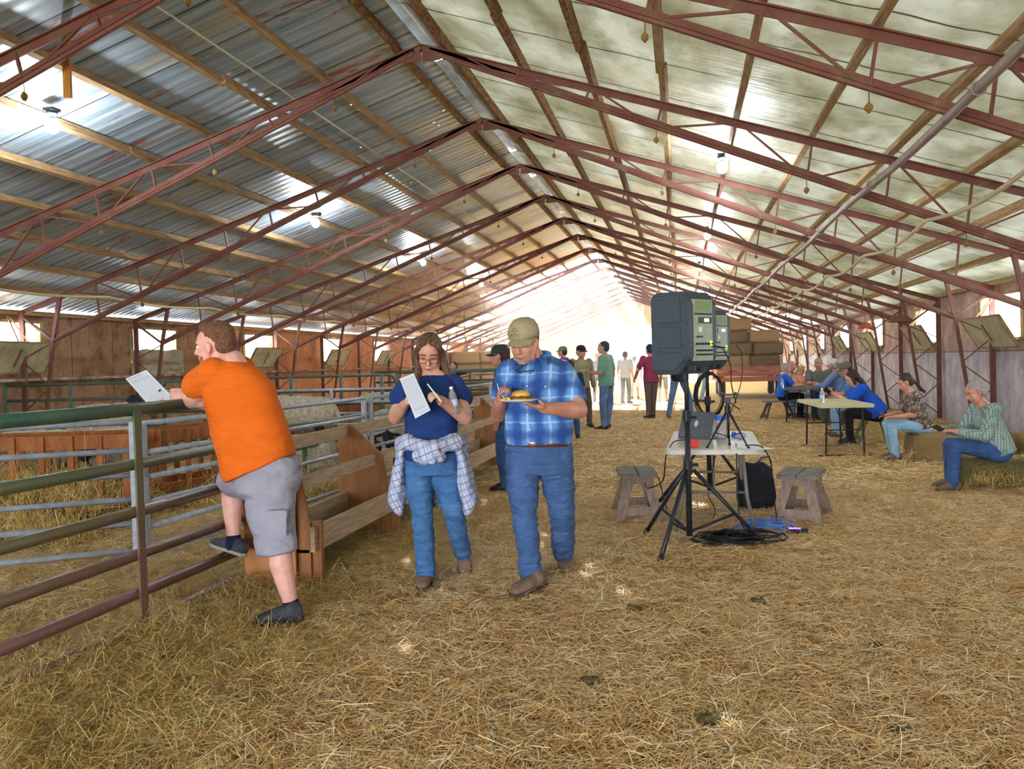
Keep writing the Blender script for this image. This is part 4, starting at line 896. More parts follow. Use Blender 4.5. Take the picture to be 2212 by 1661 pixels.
for lv, n in ((0, 2), (1, 2), (2, 2), (3, 1)):
    for r_ in range(2):
        for i in range(n):
            bale('straw_bale', 'old bale on the red wagon, %s layer, %s from left, %s row' % (ordn[lv], ordn[i], ('front', 'rear')[r_]), (wc.x-.52+1.02*i+.1*(lv % 2), wc.y-1.45+.08*lv+r_*1.6, 1.04+.43*lv), random.uniform(-.04, .04), (1.0, .6, .42), BRN if (i+lv) % 3 else HAYT, 'bales stacked on the wagon')
# old wheel leaning near the far table
t_ = thing('spare_tyre', 'dusty car tyre standing under the far dark table', 'tyre', (3.0, 18.35, .3)); tc = Vector(t_.location)
mb = MB(); mb.lathe([(.16, -.08), (.26, -.10), (.305, -.06), (.31, 0), (.305, .06), (.26, .10), (.16, .08), (.15, 0)], tc, 28, Vector((.35, 1, 0))); mb.build('tread', TYR, t_, smooth=True)
mb = MB(); mb.lathe([(.001, -.05), (.16, -.07), (.16, .07), (.001, .05)], tc, 20, Vector((.35, 1, 0))); mb.build('hubcap', galv, t_)
# ---------------------------------------------------------------- people
def skin(name, a, b):
    if name in MATS: return MATS[name]
    t = NT(name); v = t.coord(); t.l(t.ramp(t.noise(v, 9, 4), [(.35, s2l(a)), (.65, s2l(b))]), t.b.inputs['Base Color']); t.b.inputs['Roughness'].default_value = .5; t.b.inputs['Subsurface Weight'].default_value = .06; t.b.inputs['Subsurface Radius'].default_value = (.02, .008, .004); t.bump(t.noise(v, 220, 2), .12, .001); MATS[name] = t.m; return t.m
SK_PINK = skin('fair_pink_skin', '#d49a8c', '#e2b2a4'); SK = skin('tanned_skin', '#b87a62', '#cc9480'); SK_F = skin('fair_skin', '#c68e78', '#d8a892')
def cloth(name, c1, c2=None, scale=6, rough=.85, bump=.8, bscale=11, stretch=(1, 1, 1.6), bd=.035): return M(name, c1, c2 or c1, scale=scale, rough=rough, bump=bump, bscale=bscale, stretch=stretch, bd=bd)
def denim(name, a, b, lightc):
    if name in MATS: return MATS[name]
    t = NT(name); v = t.coord(); n = t.noise(v, 5, 5, .6); c = t.ramp(n, [(.3, s2l(a)), (.55, s2l(b)), (.8, s2l(lightc))])
    f = t.noise(t.coord(stretch=(1, 1, .12)), 260, 2); c = t.mix(t.math('MULTIPLY', f, .35), c, s2l(lightc))
    t.l(c, t.b.inputs['Base Color']); t.b.inputs['Roughness'].default_value = .85
    t.bump(t.noise(t.coord(stretch=(1, 1, 2.6)), 11, 4, .6, .8), 1, .035); MATS[name] = t.m; return t.m
def plaid(name, base, lines, rot=(0, 0, 0), soft=False, bd=.018):
    """lines: (axis 0/1/2, period, offset, width, colour, strength)"""
    t = NT(name); v = t.coord(rot=rot); wv = t.add('ShaderNodeVectorMath', operation='ADD'); nz = t.add('ShaderNodeTexNoise'); nz.inputs['Scale'].default_value = 7; t.l(v, nz.inputs['Vector']); sc = t.add('ShaderNodeVectorMath', operation='SCALE'); sc.inputs['Scale'].default_value = .035; t.l(nz.outputs['Color'], sc.inputs[0]); t.l(v, wv.inputs[0]); t.l(sc.outputs[0], wv.inputs[1])
    s = t.sep(wv.outputs[0]); c = s2l(base)
    for ax, per, off, wd, colr, stg in lines:
        fr = t.math('FRACT', t.math('ADD', t.math('MULTIPLY', s[ax], 1/per), off+50)); dd = t.math('ABSOLUTE', t.math('SUBTRACT', fr, .5))
        k = t.ramp(dd, [(0, (stg,)*3), (wd*(.5 if soft else .9), (stg,)*3), (wd*(1.6 if soft else 1.0), (0, 0, 0))]); c = t.mix(k, c, s2l(colr))
    t.l(c, t.b.inputs['Base Color']); t.b.inputs['Roughness'].default_value = .85; t.bump(t.noise(t.coord(), 10, 4, .6, .8), .8, bd*1.8); return t.m
EYEW = M('eye_white', '#e8e2dc', rough=.2); LID = skin('eyelid_skin', '#a8705c', '#b8806c'); IRIS = M('dark_iris', '#2b2018', rough=.2); LIP = M('lip', '#b06a60', rough=.5); BROW = M('brown_brow', '#5a4030', rough=.9)
def hframe(face, up):
    f = Vector(face).normalized(); u = Vector(up); u = (u-f*u.dot(f)).normalized(); l = u.cross(f); return f, l, u
def head(mb, c, face, up=(0, 0, 1), s=1.0, full=1.0):
    f, l, u = hframe(face, up); R = Matrix((f, l, u)).transposed(); c = Vector(c); P = lambda x, y, z: c + (f*x+l*y+u*z)*s
    E = lambda x, y, z, a, b, d: mb.ell(P(x, y, z), (a*s, b*s, d*s), R)
    E(-.018, 0, .035, .098, .076, .088); E(.02, 0, .03, .075, .068, .075); E(.028, 0, -.025, .062, .060*full, .085); E(.03, 0, -.078, .05, .048*full, .036); E(.062, 0, -.098, .024, .026*full, .018)
    for y in (-1, 1):
        E(.052, y*.034, -.028, .030, .026*full, .03); mb.limb(P(.0, y*.058, -.02), .02*s, P(.03, y*.042*full, -.082), .02*s, 8); E(-.008, y*.079, -.008, .017, .009, .031); E(-.004, y*.083, .008, .012, .008, .016)
        E(.098, y*.0125, -.034, .010, .008, .008); mb.limb(P(.078, y*.014, .025), .011*s, P(.07, y*.05, .026), .010*s, 8)
    mb.limb(P(.086, 0, .014), .009*s, P(.110, 0, -.026), .0125*s, 8); E(.086, 0, -.056, .012, .024, .006); E(.084, 0, -.067, .012, .020, .007)
    return P, R, f, l, u
def face_parts(par, P, R, s, closed=False, eyes=True, lips=LIP, browm=BROW, glasses=None):
    if eyes:
        for y in (-1, 1):
            mb = MB(); mb.ell(P(.077, y*.031, .004), (.012*s, .0135*s, (.006 if closed else .008)*s), R, 10, 6); e = mb.build('eye', LID if closed else EYEW, par, smooth=True)
            mb = MB(); mb.ell(P(.0875, y*.031, .004-(.005 if closed else 0)), (.0025*s, (.011 if closed else .0055)*s, (.0015 if closed else .0055)*s), R, 8, 6); mb.build('iris', IRIS, par, smooth=True)
    for y in (-1, 1):
        mb = MB(); mb.tube([P(.0905, y*.012, .027), P(.0915, y*.03, .033), P(.078, y*.052, .028)], .0035*s, 6); mb.build('eyebrow', browm, par, smooth=True)
    mb = MB(); mb.tube([P(.084, -.022, -.061), P(.0965, 0, -.0605), P(.084, .022, -.061)], .0045*s, 6, rs=[.002*s, .0055*s, .002*s]); mb.build('lips', lips, par, smooth=True)
def hand(mb, W, d, n, s=1.0, curl=.6, th=1, spread=.12, curls=None):
    """W wrist, d finger direction, n palm-facing normal, th = +1/-1 side of the thumb (d x n)"""
    W = Vector(W); d = Vector(d).normalized(); n = Vector(n); n = (n-d*n.dot(d)).normalized(); b = d.cross(n)*th
    P = lambda x, y, z: W + (d*x + b*y + n*z)*s
    R = Matrix((d, b, n)).transposed()
    mb.ell(P(.045, 0, 0), (.052*s, .041*s, .016*s), R); mb.ell(P(.03, .02, .006), (.032*s, .018*s, .015*s), R); mb.limb(P(-.02, 0, 0), .025*s, P(.02, 0, 0), .024*s)
    for i, (y, L, k) in enumerate(((.028, .072, 0), (.010, .080, 1), (-.009, .075, 2), (-.027, .060, 3))):
        cu = (curls[i] if curls else curl); a = 0; p = P(.082-.004*abs(i-1), y, 0); sp = spread*(1.2-i*.8)*.5
        for seg, (fr, rr) in enumerate(((.45, .0088), (.30, .0080), (.25, .0072))):
            a += cu*(.75 if seg == 0 else .9); q = p + (d*cos(a) + n*sin(a) + b*sp*(1-cu*.5))*(L*fr*s); mb.limb(p, rr*s, q, rr*s*.93, 8); p = q
    p = P(.02, .034, .004); q = p+(d*.6+b*.65+n*.35).normalized()*.036*s; mb.limb(p, .012*s, q, .0105*s, 8); r = q+(d*.9+b*.15+n*(.45)).normalized()*.03*s; mb.limb(q, .0100*s, r, .0085*s, 8)
def shoe(par, heel, toe, up, mat, solem, s=1.0, wdt=.048, boot=0, name='shoe', shaft=None):
    heel, toe = Vector(heel), Vector(toe); d = (toe-heel).normalized(); u = Vector(up); u = (u-d*u.dot(d)).normalized(); sd = d.cross(u); L = (toe-heel).length
    P = lambda x, z: heel + d*(x*L) + u*z
    mb = MB(); secs = [(P(-.03, .045), .030*s, .036), (P(.05, .045), .038*s, .042), (P(.2, .045), .039*s, .044), (P(.42, .045), .041*s, .044), (P(.62, .04), wdt*s, .034), (P(.8, .032), wdt*s*.98, .027), (P(.94, .026), wdt*s*.72, .02), (P(1.0, .022), wdt*s*.35, .012)]
    mb.sect(secs, 16, sd, u, 2.4)
    if shaft is not None: mb.limb(P(.2, .06), .048*s, Vector(shaft), .052*s)
    else: mb.limb(P(.18, .05), .040*s, P(.16, .062), .041*s)
    o = blobify(mb, name, mat, par, .007, 3)
    mb = MB(); ring = lambda z, k: [P(x, z)+sd*(y*k*s) for x, y in ((-.05, .0), (-.03, .026), (.1, .034), (.4, .034), (.62, wdt/s), (.82, wdt*.95/s), (.97, wdt*.6/s), (1.04, 0), (.97, -wdt*.6/s), (.82, -wdt*.95/s), (.62, -wdt/s), (.4, -.034), (.1, -.034), (-.03, -.026))]
    mb.loft([ring(-.004, 1.0), ring(.016, 1.06)]); mb.build('sole', solem, o); return o
def cap_on(par, P, R, s, mat, name='cap', yaw_brim=0.0):
    mb = MB(); rings = []
    for z, rx, ry, cx in ((.030, .105, .084, -.012), (.055, .108, .087, -.014), (.085, .104, .083, -.016), (.115, .088, .070, -.018), (.135, .058, .046, -.018), (.143, .02, .016, -.018)):
        rings.append([P(cx+rx*cos(2*pi*j/24), ry*sin(2*pi*j/24), z + .01*cos(2*pi*j/24)*(z < .06)) for j in range(24)])
    mb.loft(rings); o = mb.build(name, mat, par, smooth=True)
    mb = MB(); top = []; n = 12
    for k, (rr) in enumerate((1.0, 1.25, 1.5, 1.66)):
        top.append([P(-.012+.1*cos(a)+ (rr-1)*.105*1.0, .078*sin(a)*(1 if rr < 1.5 else .86), .042-.018*(rr-1)*1.6-.02*(abs(sin(a))**2)*(1)) for a in np.linspace(-pi/2.15, pi/2.15, n)])
    for a_, b_ in zip(top, top[1:]):
        for j in range(n-1): mb.quad(a_[j], a_[j+1], b_[j+1], b_[j]); dz = (P(0, 0, 0)-P(0, 0, .004)); mb.quad(a_[j]+dz, b_[j]+dz, b_[j+1]+dz, a_[j+1]+dz)
    for j in range(n-1): dz = (P(0, 0, 0)-P(0, 0, .004)); mb.quad(top[-1][j], top[-1][j+1], top[-1][j+1]+dz, top[-1][j]+dz)
    mb.build('brim', mat, o, smooth=True); return o
def hair_short(par, P, R, s, mat, name='hair', back=1.0):
    mb = MB(); E = lambda x, y, z, a, b, d: mb.ell(P(x, y, z), (a*s, b*s, d*s), R)
    E(-.025, 0, .048, .100, .081, .086); E(-.05, 0, .01, .075, .078, .07*back); E(.035, 0, .098, .045, .055, .03)
    mb.f = mb.f; o = blobify(mb, name, mat, par, .008, 2, (.004, (40, 40, 40))); return o

# ---- man in orange leaning on the gate
def man_orange():
    d0 = 5.1; J = lambda u, v, dd=0: D(u, v, d0+dd)
    foot = G(618, 1340, .02); t_ = thing('person', 'man in a bright orange t-shirt and grey cargo shorts leaning on the pipe gate', 'person', (foot.x, foot.y, 0))
    face = (J(421, 757)-J(472, 752)).normalized()*1 + FWD*.18; hc = J(463, 748, .02)
    hairm = M('short_auburn_hair', '#5c3e2e', '#7c5a48', scale=60, rough=.8, bump=.5, bscale=150)
    pel = J(574, 1020, 0); neck = J(498, 785, .03); lsh = J(462, 806, -.06); rsh = J(520, 800, .30); el = J(416, 862, .10); wr = J(374, 851, .3); rel = J(452, 872, .52)
    hipL = J(592, 1055, -.06); hipR = J(545, 1045, .14); knL = J(606, 1182, -.1); knR = J(498, 1052, .5); anL = J(628, 1302, -.1); anR = J(505, 1160, .48)
    body = MB(); P, R, f, l, u = head(body, hc, face, (0, 0, 1), 1.08, 1.12)
    body.limb(J(478, 772, .02), .064, neck, .075); body.limb(neck, .09, pel, .12); body.limb(neck, .07, lsh, .07); body.limb(neck, .07, rsh, .07)
    body.limb(lsh, .066, el, .060); body.limb(J(436, 866, .09), .045, J(392, 858, .17), .056); body.limb(J(392, 858, .17), .056, wr, .036); body.limb(rsh, .06, rel, .05); body.limb(rel, .048, J(400, 868, .5), .034)
    body.limb(hipL, .09, knL, .066); body.limb(hipR, .09, knR, .064); body.limb(knL, .062, J(606, 1215, -.1), .068); body.limb(J(606, 1215, -.1), .068, anL, .042); body.limb(knR, .062, J(502, 1090, .49), .066); body.limb(J(502, 1090, .49), .066, anR, .042)
    hd = (J(345, 848, .33)-wr); hand(body, wr, hd, Vector((0, 0, -1))+FWD*.3, 1.05, .35, 1, .1)
    hand(body, J(400, 868, .5), RGT*-1, Vector((0, 0, -1)), 1.0, .7, -1)
    blobify(body, 'body', SK_PINK, t_, .0058, 5); hp = P
    face_parts(t_, P, R, 1.08, browm=M('ginger_brow', '#9a6244', rough=.9))
    mb = MB(); mb.ell(P(.058, 0, -.088), (.034, .042, .032), R); mb.ell(P(.076, 0, -.082), (.020, .026, .028), R); mb.limb(P(.05, .05, -.06), .015, P(.07, .02, -.095), .018, 8); mb.limb(P(.05, -.05, -.06), .015, P(.07, -.02, -.095), .018, 8)
    blobify(mb, 'beard', M('ginger_beard', '#94573a', '#b07a58', scale=80, rough=.9, bump=.5, bscale=160), t_, .006, 2, (.003, (60, 60, 60)))
    mb = MB(); E = lambda x, y, z, a, b, d: mb.ell(P(x, y, z), (a, b, d), R); E(-.032, 0, .058, .102, .086, .088); E(-.066, 0, .012, .066, .082, .078); E(.03, 0, .105, .052, .062, .035)
    blobify(mb, 'hair', hairm, t_, .0065, 2, (.004, (50, 50, 50)))
    # t-shirt
    bk = (J(600, 870)-J(520, 870)).normalized(); dp = FWD
    mb = MB(); tl = (RGT*.924+UPV*.383).normalized(); mb.sect([(J(562, 1013, 0), .214, .192), (J(556, 990, 0), .224, .19), (J(546, 958, 0), .215, .18)], 26, tl, dp, 2.3)
    mb.sect([(J(556, 1000, 0), .205, .185), (J(550, 965, 0), .222, .182), (J(540, 925, 0), .218, .172)], 26, (RGT*.98+UPV*.2).normalized(), dp, 2.3)
    mb.sect([(J(556, 992, 0), .185, .18), (J(549, 965, 0), .225, .178), (J(541, 940, 0), .224, .172), (J(527, 880, 0), .218, .165), (J(512, 830, .02), .212, .165), (J(503, 798, .03), .165, .15), (J(500, 781, .03), .105, .105)], 26, RGT, dp, 2.3)
    mb.limb(lsh, .088, J(478, 815, .0), .11); mb.limb(lsh, .092, J(425, 836, .05), .088); mb.limb(rsh, .10, J(475, 845, .42), .09)
    blobify(mb, 't_shirt', cloth('orange_jersey', '#e26c14', '#d8620e', bump=.7, bscale=6, stretch=(.8, .8, 2), bd=.04), t_, .010, 7, (.013, (4, 4, 8)))
    # cargo shorts
    sh = cloth('grey_lilac_canvas', '#8e8e9e', '#9c9cab', bump=.9, bscale=9); mb = MB()
    mb.sect([(J(572, 985, 0), .185, .155), (J(580, 1002, 0), .195, .165), (J(578, 1030, 0), .2, .175), (J(574, 1062, 0), .18, .17)], 22, RGT, dp, 2.2)
    mb.sect([(J(588, 1045, -.03), .15, .14), (J(584, 1100, -.06), .142, .135), (J(590, 1150, -.09), .122, .12), (J(600, 1183, -.1), .118, .112), (J(603, 1192, -.1), .116, .11)], 22, (RGT*.98+UPV*.18).normalized(), dp, 2.2)
    mb.limb(J(550, 1040, .12), .13, J(502, 1040, .42), .098)
    so = blobify(mb, 'cargo_shorts', sh, t_, .009, 5, (.013, (7, 7, 10)))
    for (a, b_, w_, h_) in ((J(598, 1130, -.218), 0, .11, .14),):
        mb = MB(); mb.box(a, (w_, .02, h_), Matrix((RGT, FWD, UPV)).transposed()); mb.box(a+UPV*(h_*.38)-FWD*.006, (w_*1.08, .018, h_*.28), Matrix((RGT, FWD, UPV)).transposed()); mb.build('pocket', sh, so, bevel=.004)
    sk = M('navy_sock', '#141a33', rough=.95, bump=.3, bscale=60)
    for a, b_ in ((anL, J(629, 1322, -.1)), (anR, J(503, 1176, .48))):
        mb = MB(); mb.limb(a+UPV*.0, .047, b_, .05); blobify(mb, 'sock', sk, t_, .008, 3)
    shm = M('charcoal_trainer', '#2c2e36', '#41444c', scale=20, rough=.7, bump=.3); slm = M('grey_sole', '#8f8c84', rough=.7)
    g1 = G(652, 1338, .045); g2 = G(548, 1350, .035); shoe(t_, g1, g2, (0, 0, 1), shm, M('dark_sole', '#26262a', rough=.8), 1.1, .05)
    shoe(t_, J(525, 1200, .42), J(458, 1176, .62), UPV+RGT*.25, shm, slm, 1.05, .048)
    return t_
man_orange()
# judging sheet he holds
def paper(label, pts, lines=14, cols=True, nm='score_sheet', th=.0012):
    a, b, c, d = [Vector(p) for p in pts]; n = (b-a).cross(d-a).normalized(); mb = MB()
    if n.dot(FWD) > 0: n = -n
    mb._add([a, b, c, d, a-n*th, b-n*th, c-n*th, d-n*th], [(0, 1, 2, 3), (7, 6, 5, 4), (0, 4, 5, 1), (1, 5, 6, 2), (2, 6, 7, 3), (3, 7, 4, 0)]); o = mb.build(nm, M('white_form_paper', '#ccd3de', rough=.6)); tag(o, label, 'paper')
    ink = M('grey_print', '#8f97a8', rough=.8); mb = MB(); Q = lambda s_, t_: a+(b-a)*s_+(d-a)*t_+((c-b)-(d-a))*(s_*t_)+n*.0006
    def ln(s0, t0, s1, t1, w_):
        p, q = Q(s0, t0), Q(s1, t1); x = (q-p).normalized().cross(n)*w_; mb.quad(p-x, p+x, q+x, q-x)
    for i in range(lines): ln(.10+.8*i/(lines-1), .2, .10+.8*i/(lines-1), .93, .0009)
    for i in range(lines-1):
        for k in range(2): ln(.12+.8*i/(lines-1), .12+.03*k, .145+.8*i/(lines-1), .17+.02*k, .0012)
    ln(.08, .05, .7, .05, .002); ln(.08, .085, .92, .085, .001); ln(.1, .2, .9, .2, .0009); ln(.1, .93, .9, .93, .0009)
    mb.build('print', ink, o); return o
paper('white printed score sheet held over the gate by the man in orange', [D(271, 818, 5.5), D(316, 799, 5.36), D(383, 868, 5.30), D(322, 876, 5.45)])
mb = MB(); mb.cyl(D(343, 845, 5.33), D(360, 826, 5.42), .0045, 8); o = mb.build('pen', M('dark_pen', '#23262e', rough=.3)); tag(o, 'dark pen in the hand of the man in orange', 'pen')

# ---- woman in navy t-shirt walking
def woman_navy():
    d0 = 5.65; J = lambda u, v, dd=0: D(u, v, d0+dd); TW = -FWD
    ft = G(915, 1272, .0); t_ = thing('person', 'woman in glasses and navy t-shirt walking with a plaid shirt tied round her waist', 'person', (ft.x, ft.y, 0))
    hc = J(927, 766, 0); face = (TW + UPV*-.42 + RGT*.02).normalized(); s = 1.02
    body = MB(); P, R, f, l, u = head(body, hc, face, UPV, s, 1.08)
    neck = J(931, 812, .02); ls = J(880, 830, .02); rs = J(984, 828, .03); le = J(855, 900, -.02); re = J(1005, 902, -.06); lw = J(874, 874, -.24); rw = J(952, 864, -.26)
    body.limb(J(928, 785, .02), .052, neck, .058); body.limb(neck, .06, ls, .05); body.limb(neck, .06, rs, .05); body.limb(J(930, 850, 0), .10, J(932, 990, 0), .12)
    body.limb(ls, .052, le, .050); body.limb(le, .050, lw, .031); body.limb(rs, .052, re, .050); body.limb(re, .050, rw, .031)
    body.limb(J(905, 1000, 0), .07, J(912, 1114, 0), .04); body.limb(J(912, 1114, 0), .04, J(920, 1250, 0), .03); body.limb(J(965, 1000, .05), .07, J(982, 1110, .05), .04); body.limb(J(982, 1110, .05), .04, J(1001, 1205, .35), .03)
    hand(body, lw, J(884, 858, -.33)-lw, RGT*.8+TW*.1, .92, .8, 1)
    hand(body, rw, J(934, 846, -.36)-rw, (UPV*-.6-RGT*.5), .95, .9, 1, curls=[.8, .95, 1.0, 1.0])
    blobify(body, 'body', SK_F, t_, .0056, 5)
    face_parts(t_, P, R, s, closed=True, browm=M('dark_brow', '#4a3628', rough=.9), lips=M('rose_lip', '#a85a58', rough=.4))
    # glasses
    gm = M('dark_glasses_frame', '#2a2224', rough=.3); mb = MB()
    for y in (-1, 1):
        mb.tube([P(.104-.012*abs(cos(a))*0, y*.034+.027*cos(a), -.003+.018*sin(a)*(1 if sin(a) > 0 else .95)) for a in np.linspace(0, 2*pi, 17)[:-1]], .0016, 5, close=True); mb.tube([P(.102, y*.061, .005), P(.08, y*.075, .006), P(.0, y*.083, .008)], .0017, 5)
    mb.tube([P(.104, -.007, .002), P(.108, 0, .005), P(.104, .007, .002)], .0016, 5); mb.build('glasses', gm, t_, smooth=True)
    # hair
    hm = M('brown_hair_with_blonde_ends', '#3a2a20', '#7c5c42', scale=16, rough=.5, bump=.5, bscale=60, stretch=(4, 4, .35)); mb = MB(); E = lambda x, y, z, a, b, d: mb.ell(P(x, y, z), (a, b, d), R)
    E(-.03, 0, .052, .103, .088, .085); E(-.06, 0, -.01, .07, .088, .1); E(.03, .035, .092, .045, .04, .03); E(.03, -.035, .092, .045, .04, .03); 
    for y in (-1, 1): mb.limb(P(.045, y*.058, .07), .024, P(.01, y*.088, .01), .022)
    mb.sect([(P(-.01, -.085, .03), .02, .045), (J(903, 790, .0), .026, .05), (J(904, 815, -.02), .026, .045), (J(906, 842, -.08), .014, .03)], 12, RGT, FWD)
    mb.sect([(P(-.01, .085, .03), .02, .045), (J(961, 790, .03), .03, .05), (J(970, 812, .03), .035, .045), (J(985, 826, .03), .02, .03)], 12, RGT, FWD)
    mb.sect([(J(930, 790, .09), .1, .04), (J(935, 815, .12), .13, .04), (J(940, 840, .12), .12, .03)], 16, RGT, FWD)
    blobify(mb, 'hair', hm, t_, .0065, 3, (.0022, (50, 50, 6)))
    # t-shirt
    sm = cloth('navy_jersey', '#1c3a78', '#18326a', bump=.8, bscale=8); mb = MB()
    mb.sect([(J(931, 1003, 0), .182, .13), (J(931, 985, 0), .182, .135), (J(930, 940, -.02), .172, .14), (J(930, 900, -.04), .166, .14), (J(930, 862, -.05), .172, .14), (J(931, 838, -.01), .175, .12), (J(931, 822, .02), .145, .095), (J(931, 812, .02), .085, .07)], 26, RGT, FWD, 2.3)
    for y in (912,): mb.ell(J(908, 872, -.09), (.075, .07, .07)); mb.ell(J(955, 872, -.09), (.075, .07, .07))
    dn = UPV*-.015; mb.limb(ls+dn, .062, J(862, 861, .0), .070); mb.limb(rs+dn, .062, J(998, 860, .0), .070)
    mb.limb(J(931, 817, .03), .066, ls, .055); mb.limb(J(931, 817, .03), .066, rs, .055)
    blobify(mb, 't_shirt', sm, t_, .009, 6, (.011, (6, 6, 10)))
    # jeans
    jm = denim('mid_blue_stretch_denim', '#265890', '#386ca6', '#6894c2'); mb = MB()
    mb.sect([(J(932, 968, 0), .175, .135), (J(932, 1000, 0), .192, .145), (J(932, 1025, 0), .19, .14)], 24, RGT, FWD, 2.3)
    mb.sect([(J(903, 1005, 0), .105, .125), (J(905, 1060, -.02), .088, .10), (J(912, 1112, -.05), .070, .08), (J(915, 1150, -.03), .068, .076), (J(919, 1215, .0), .064, .074), (J(921, 1248, .0), .066, .078)], 20, RGT, FWD, 2.2)
    mb.sect([(J(964, 1005, .02), .105, .125), (J(970, 1060, .02), .09, .10), (J(981, 1108, .02), .072, .08), (J(989, 1150, .14), .066, .072), (J(1000, 1195, .34), .062, .07)], 20, RGT, FWD, 2.2)
    mb.limb(J(981, 1106, .03), .071, J(989, 1150, .14), .066); mb.limb(J(989, 1150, .14), .066, J(1000, 1196, .34), .061); mb.limb(J(912, 1112, -.03), .068, J(919, 1235, 0), .062)
    blobify(mb, 'jeans', jm, t_, .008, 5, (.009, (8, 8, 20)))
    bt = M('taupe_suede_boot', '#75584a', '#8a6c5c', scale=14, rough=.85, bump=.25); sl = M('dark_boot_sole', '#4a3a32', rough=.8)
    shoe(t_, G(925, 1252, .035)+FWD*.1, G(910, 1276, .032), (0, 0, 1), bt, sl, 1.0, .05, name='boot', shaft=J(920, 1236, 0))
    shoe(t_, D(1000, 1200, 6.12), D(1007, 1243, 5.92), FWD*-.7+UPV*.5, bt, sl, 1.0, .05, name='boot', shaft=D(1001, 1190, 6.02))
    # tied shirt
    pm = plaid('white_blue_flannel', '#b9c4dc', [(0, .085, 0, .10, '#8794c4', .7), (2, .085, .3, .10, '#8794c4', .7), (0, .085, .5, .03, '#8a6a6a', .9), (2, .085, .8, .03, '#5a5f7c', .9), (0, .085, .25, .02, '#4a4f70', .8)], rot=(0, .35, 0)); mb = MB()
    def swag(pts, r1, r2): mb.sect([(p, a, b_) for p, a, b_ in pts], 14, UPV, FWD)
    mb.tube([J(868, 960, -.02), J(880, 955, -.14), J(905, 962, -.2), J(928, 968, -.22), J(955, 960, -.2), J(982, 954, -.13), J(994, 962, -.02)], .03, 10, rs=[.05, .055, .045, .035, .045, .055, .05])
    mb.tube([J(868, 960, -.02), J(885, 958, .15), J(931, 956, .2), J(978, 958, .15), J(994, 962, -.02)], .05, 10)
    mb.ell(J(920, 963, -.24), (.045, .04, .035)); mb.ell(J(938, 962, -.23), (.04, .04, .04))
    mb.tube([J(922, 966, -.24), J(912, 980, -.26), J(903, 990, -.26)], .03, 8, rs=[.03, .022, .03]); mb.ell(J(900, 986, -.26), (.03, .03, .035)); mb.tube([J(915, 968, -.24), J(916, 985, -.25), J(914, 1003, -.24)], .03, 8, rs=[.03, .036, .022])
    mb.tube([J(938, 966, -.24), J(934, 985, -.25), J(930, 996, -.24)], .03, 8, rs=[.035, .045, .05]); mb.ell(J(946, 987, -.24), (.036, .03, .04)); mb.ell(J(954, 988, -.22), (.025, .028, .036))
    # hanging panels
    for pts in ([(J(872, 965, .02), .035, .14), (J(866, 1010, .02), .045, .16), (J(860, 1060, .0), .058, .15), (J(858, 1085, -.02), .055, .11), (J(866, 1112, -.04), .02, .05)], [(J(993, 965, .02), .035, .14), (J(1002, 1010, .02), .045, .16), (J(1010, 1060, .0), .056, .15), (J(1016, 1085, -.02), .045, .11), (J(1010, 1112, -.04), .018, .05)]):
        mb.sect(pts, 18, RGT, FWD, 2.6)
    mb.sect([(J(932, 975, .17), .16, .02), (J(934, 1060, .19), .17, .018), (J(934, 1095, .19), .15, .015)], 18, RGT, FWD, 2.5)
    blobify(mb, 'tied_flannel_shirt', pm, t_, .0075, 3, (.012, (14, 14, 7)))
    mb = MB(); mb.tube([rw+(J(936, 852, -.34)-rw)*.6+Vector((.0,0,0))+ (RGT*cos(a)+UPV*sin(a))*.010 for a in np.linspace(0, 2*pi, 9)[:-1]], .002, 5, close=True); mb.build('ring', M('silver', '#d8dce2', rough=.2, metal=.9), t_)
woman_navy()
paper('white printed score sheet held up by the woman in the navy t-shirt', [D(930, 886, 5.24), D(897, 904, 5.27), D(863, 818, 5.36), D(893, 806, 5.33)])
mb = MB(); mb.cyl(D(923, 829, 5.25), D(952, 866, 5.24), .0042, 8); o = mb.build('pen', M('white_pen', '#e6e6ea', rough=.3)); tag(o, "white pen in the raised hand of the woman in navy", 'pen')
b3 = copy_tree(bw); b3.location = D(984, 893, 5.47); b3.rotation_euler = (.1, -.12, 0); b3['label'] = 'clear water bottle tucked under the arm of the woman in the navy t-shirt'; b3.scale = (.8, .8, .8)

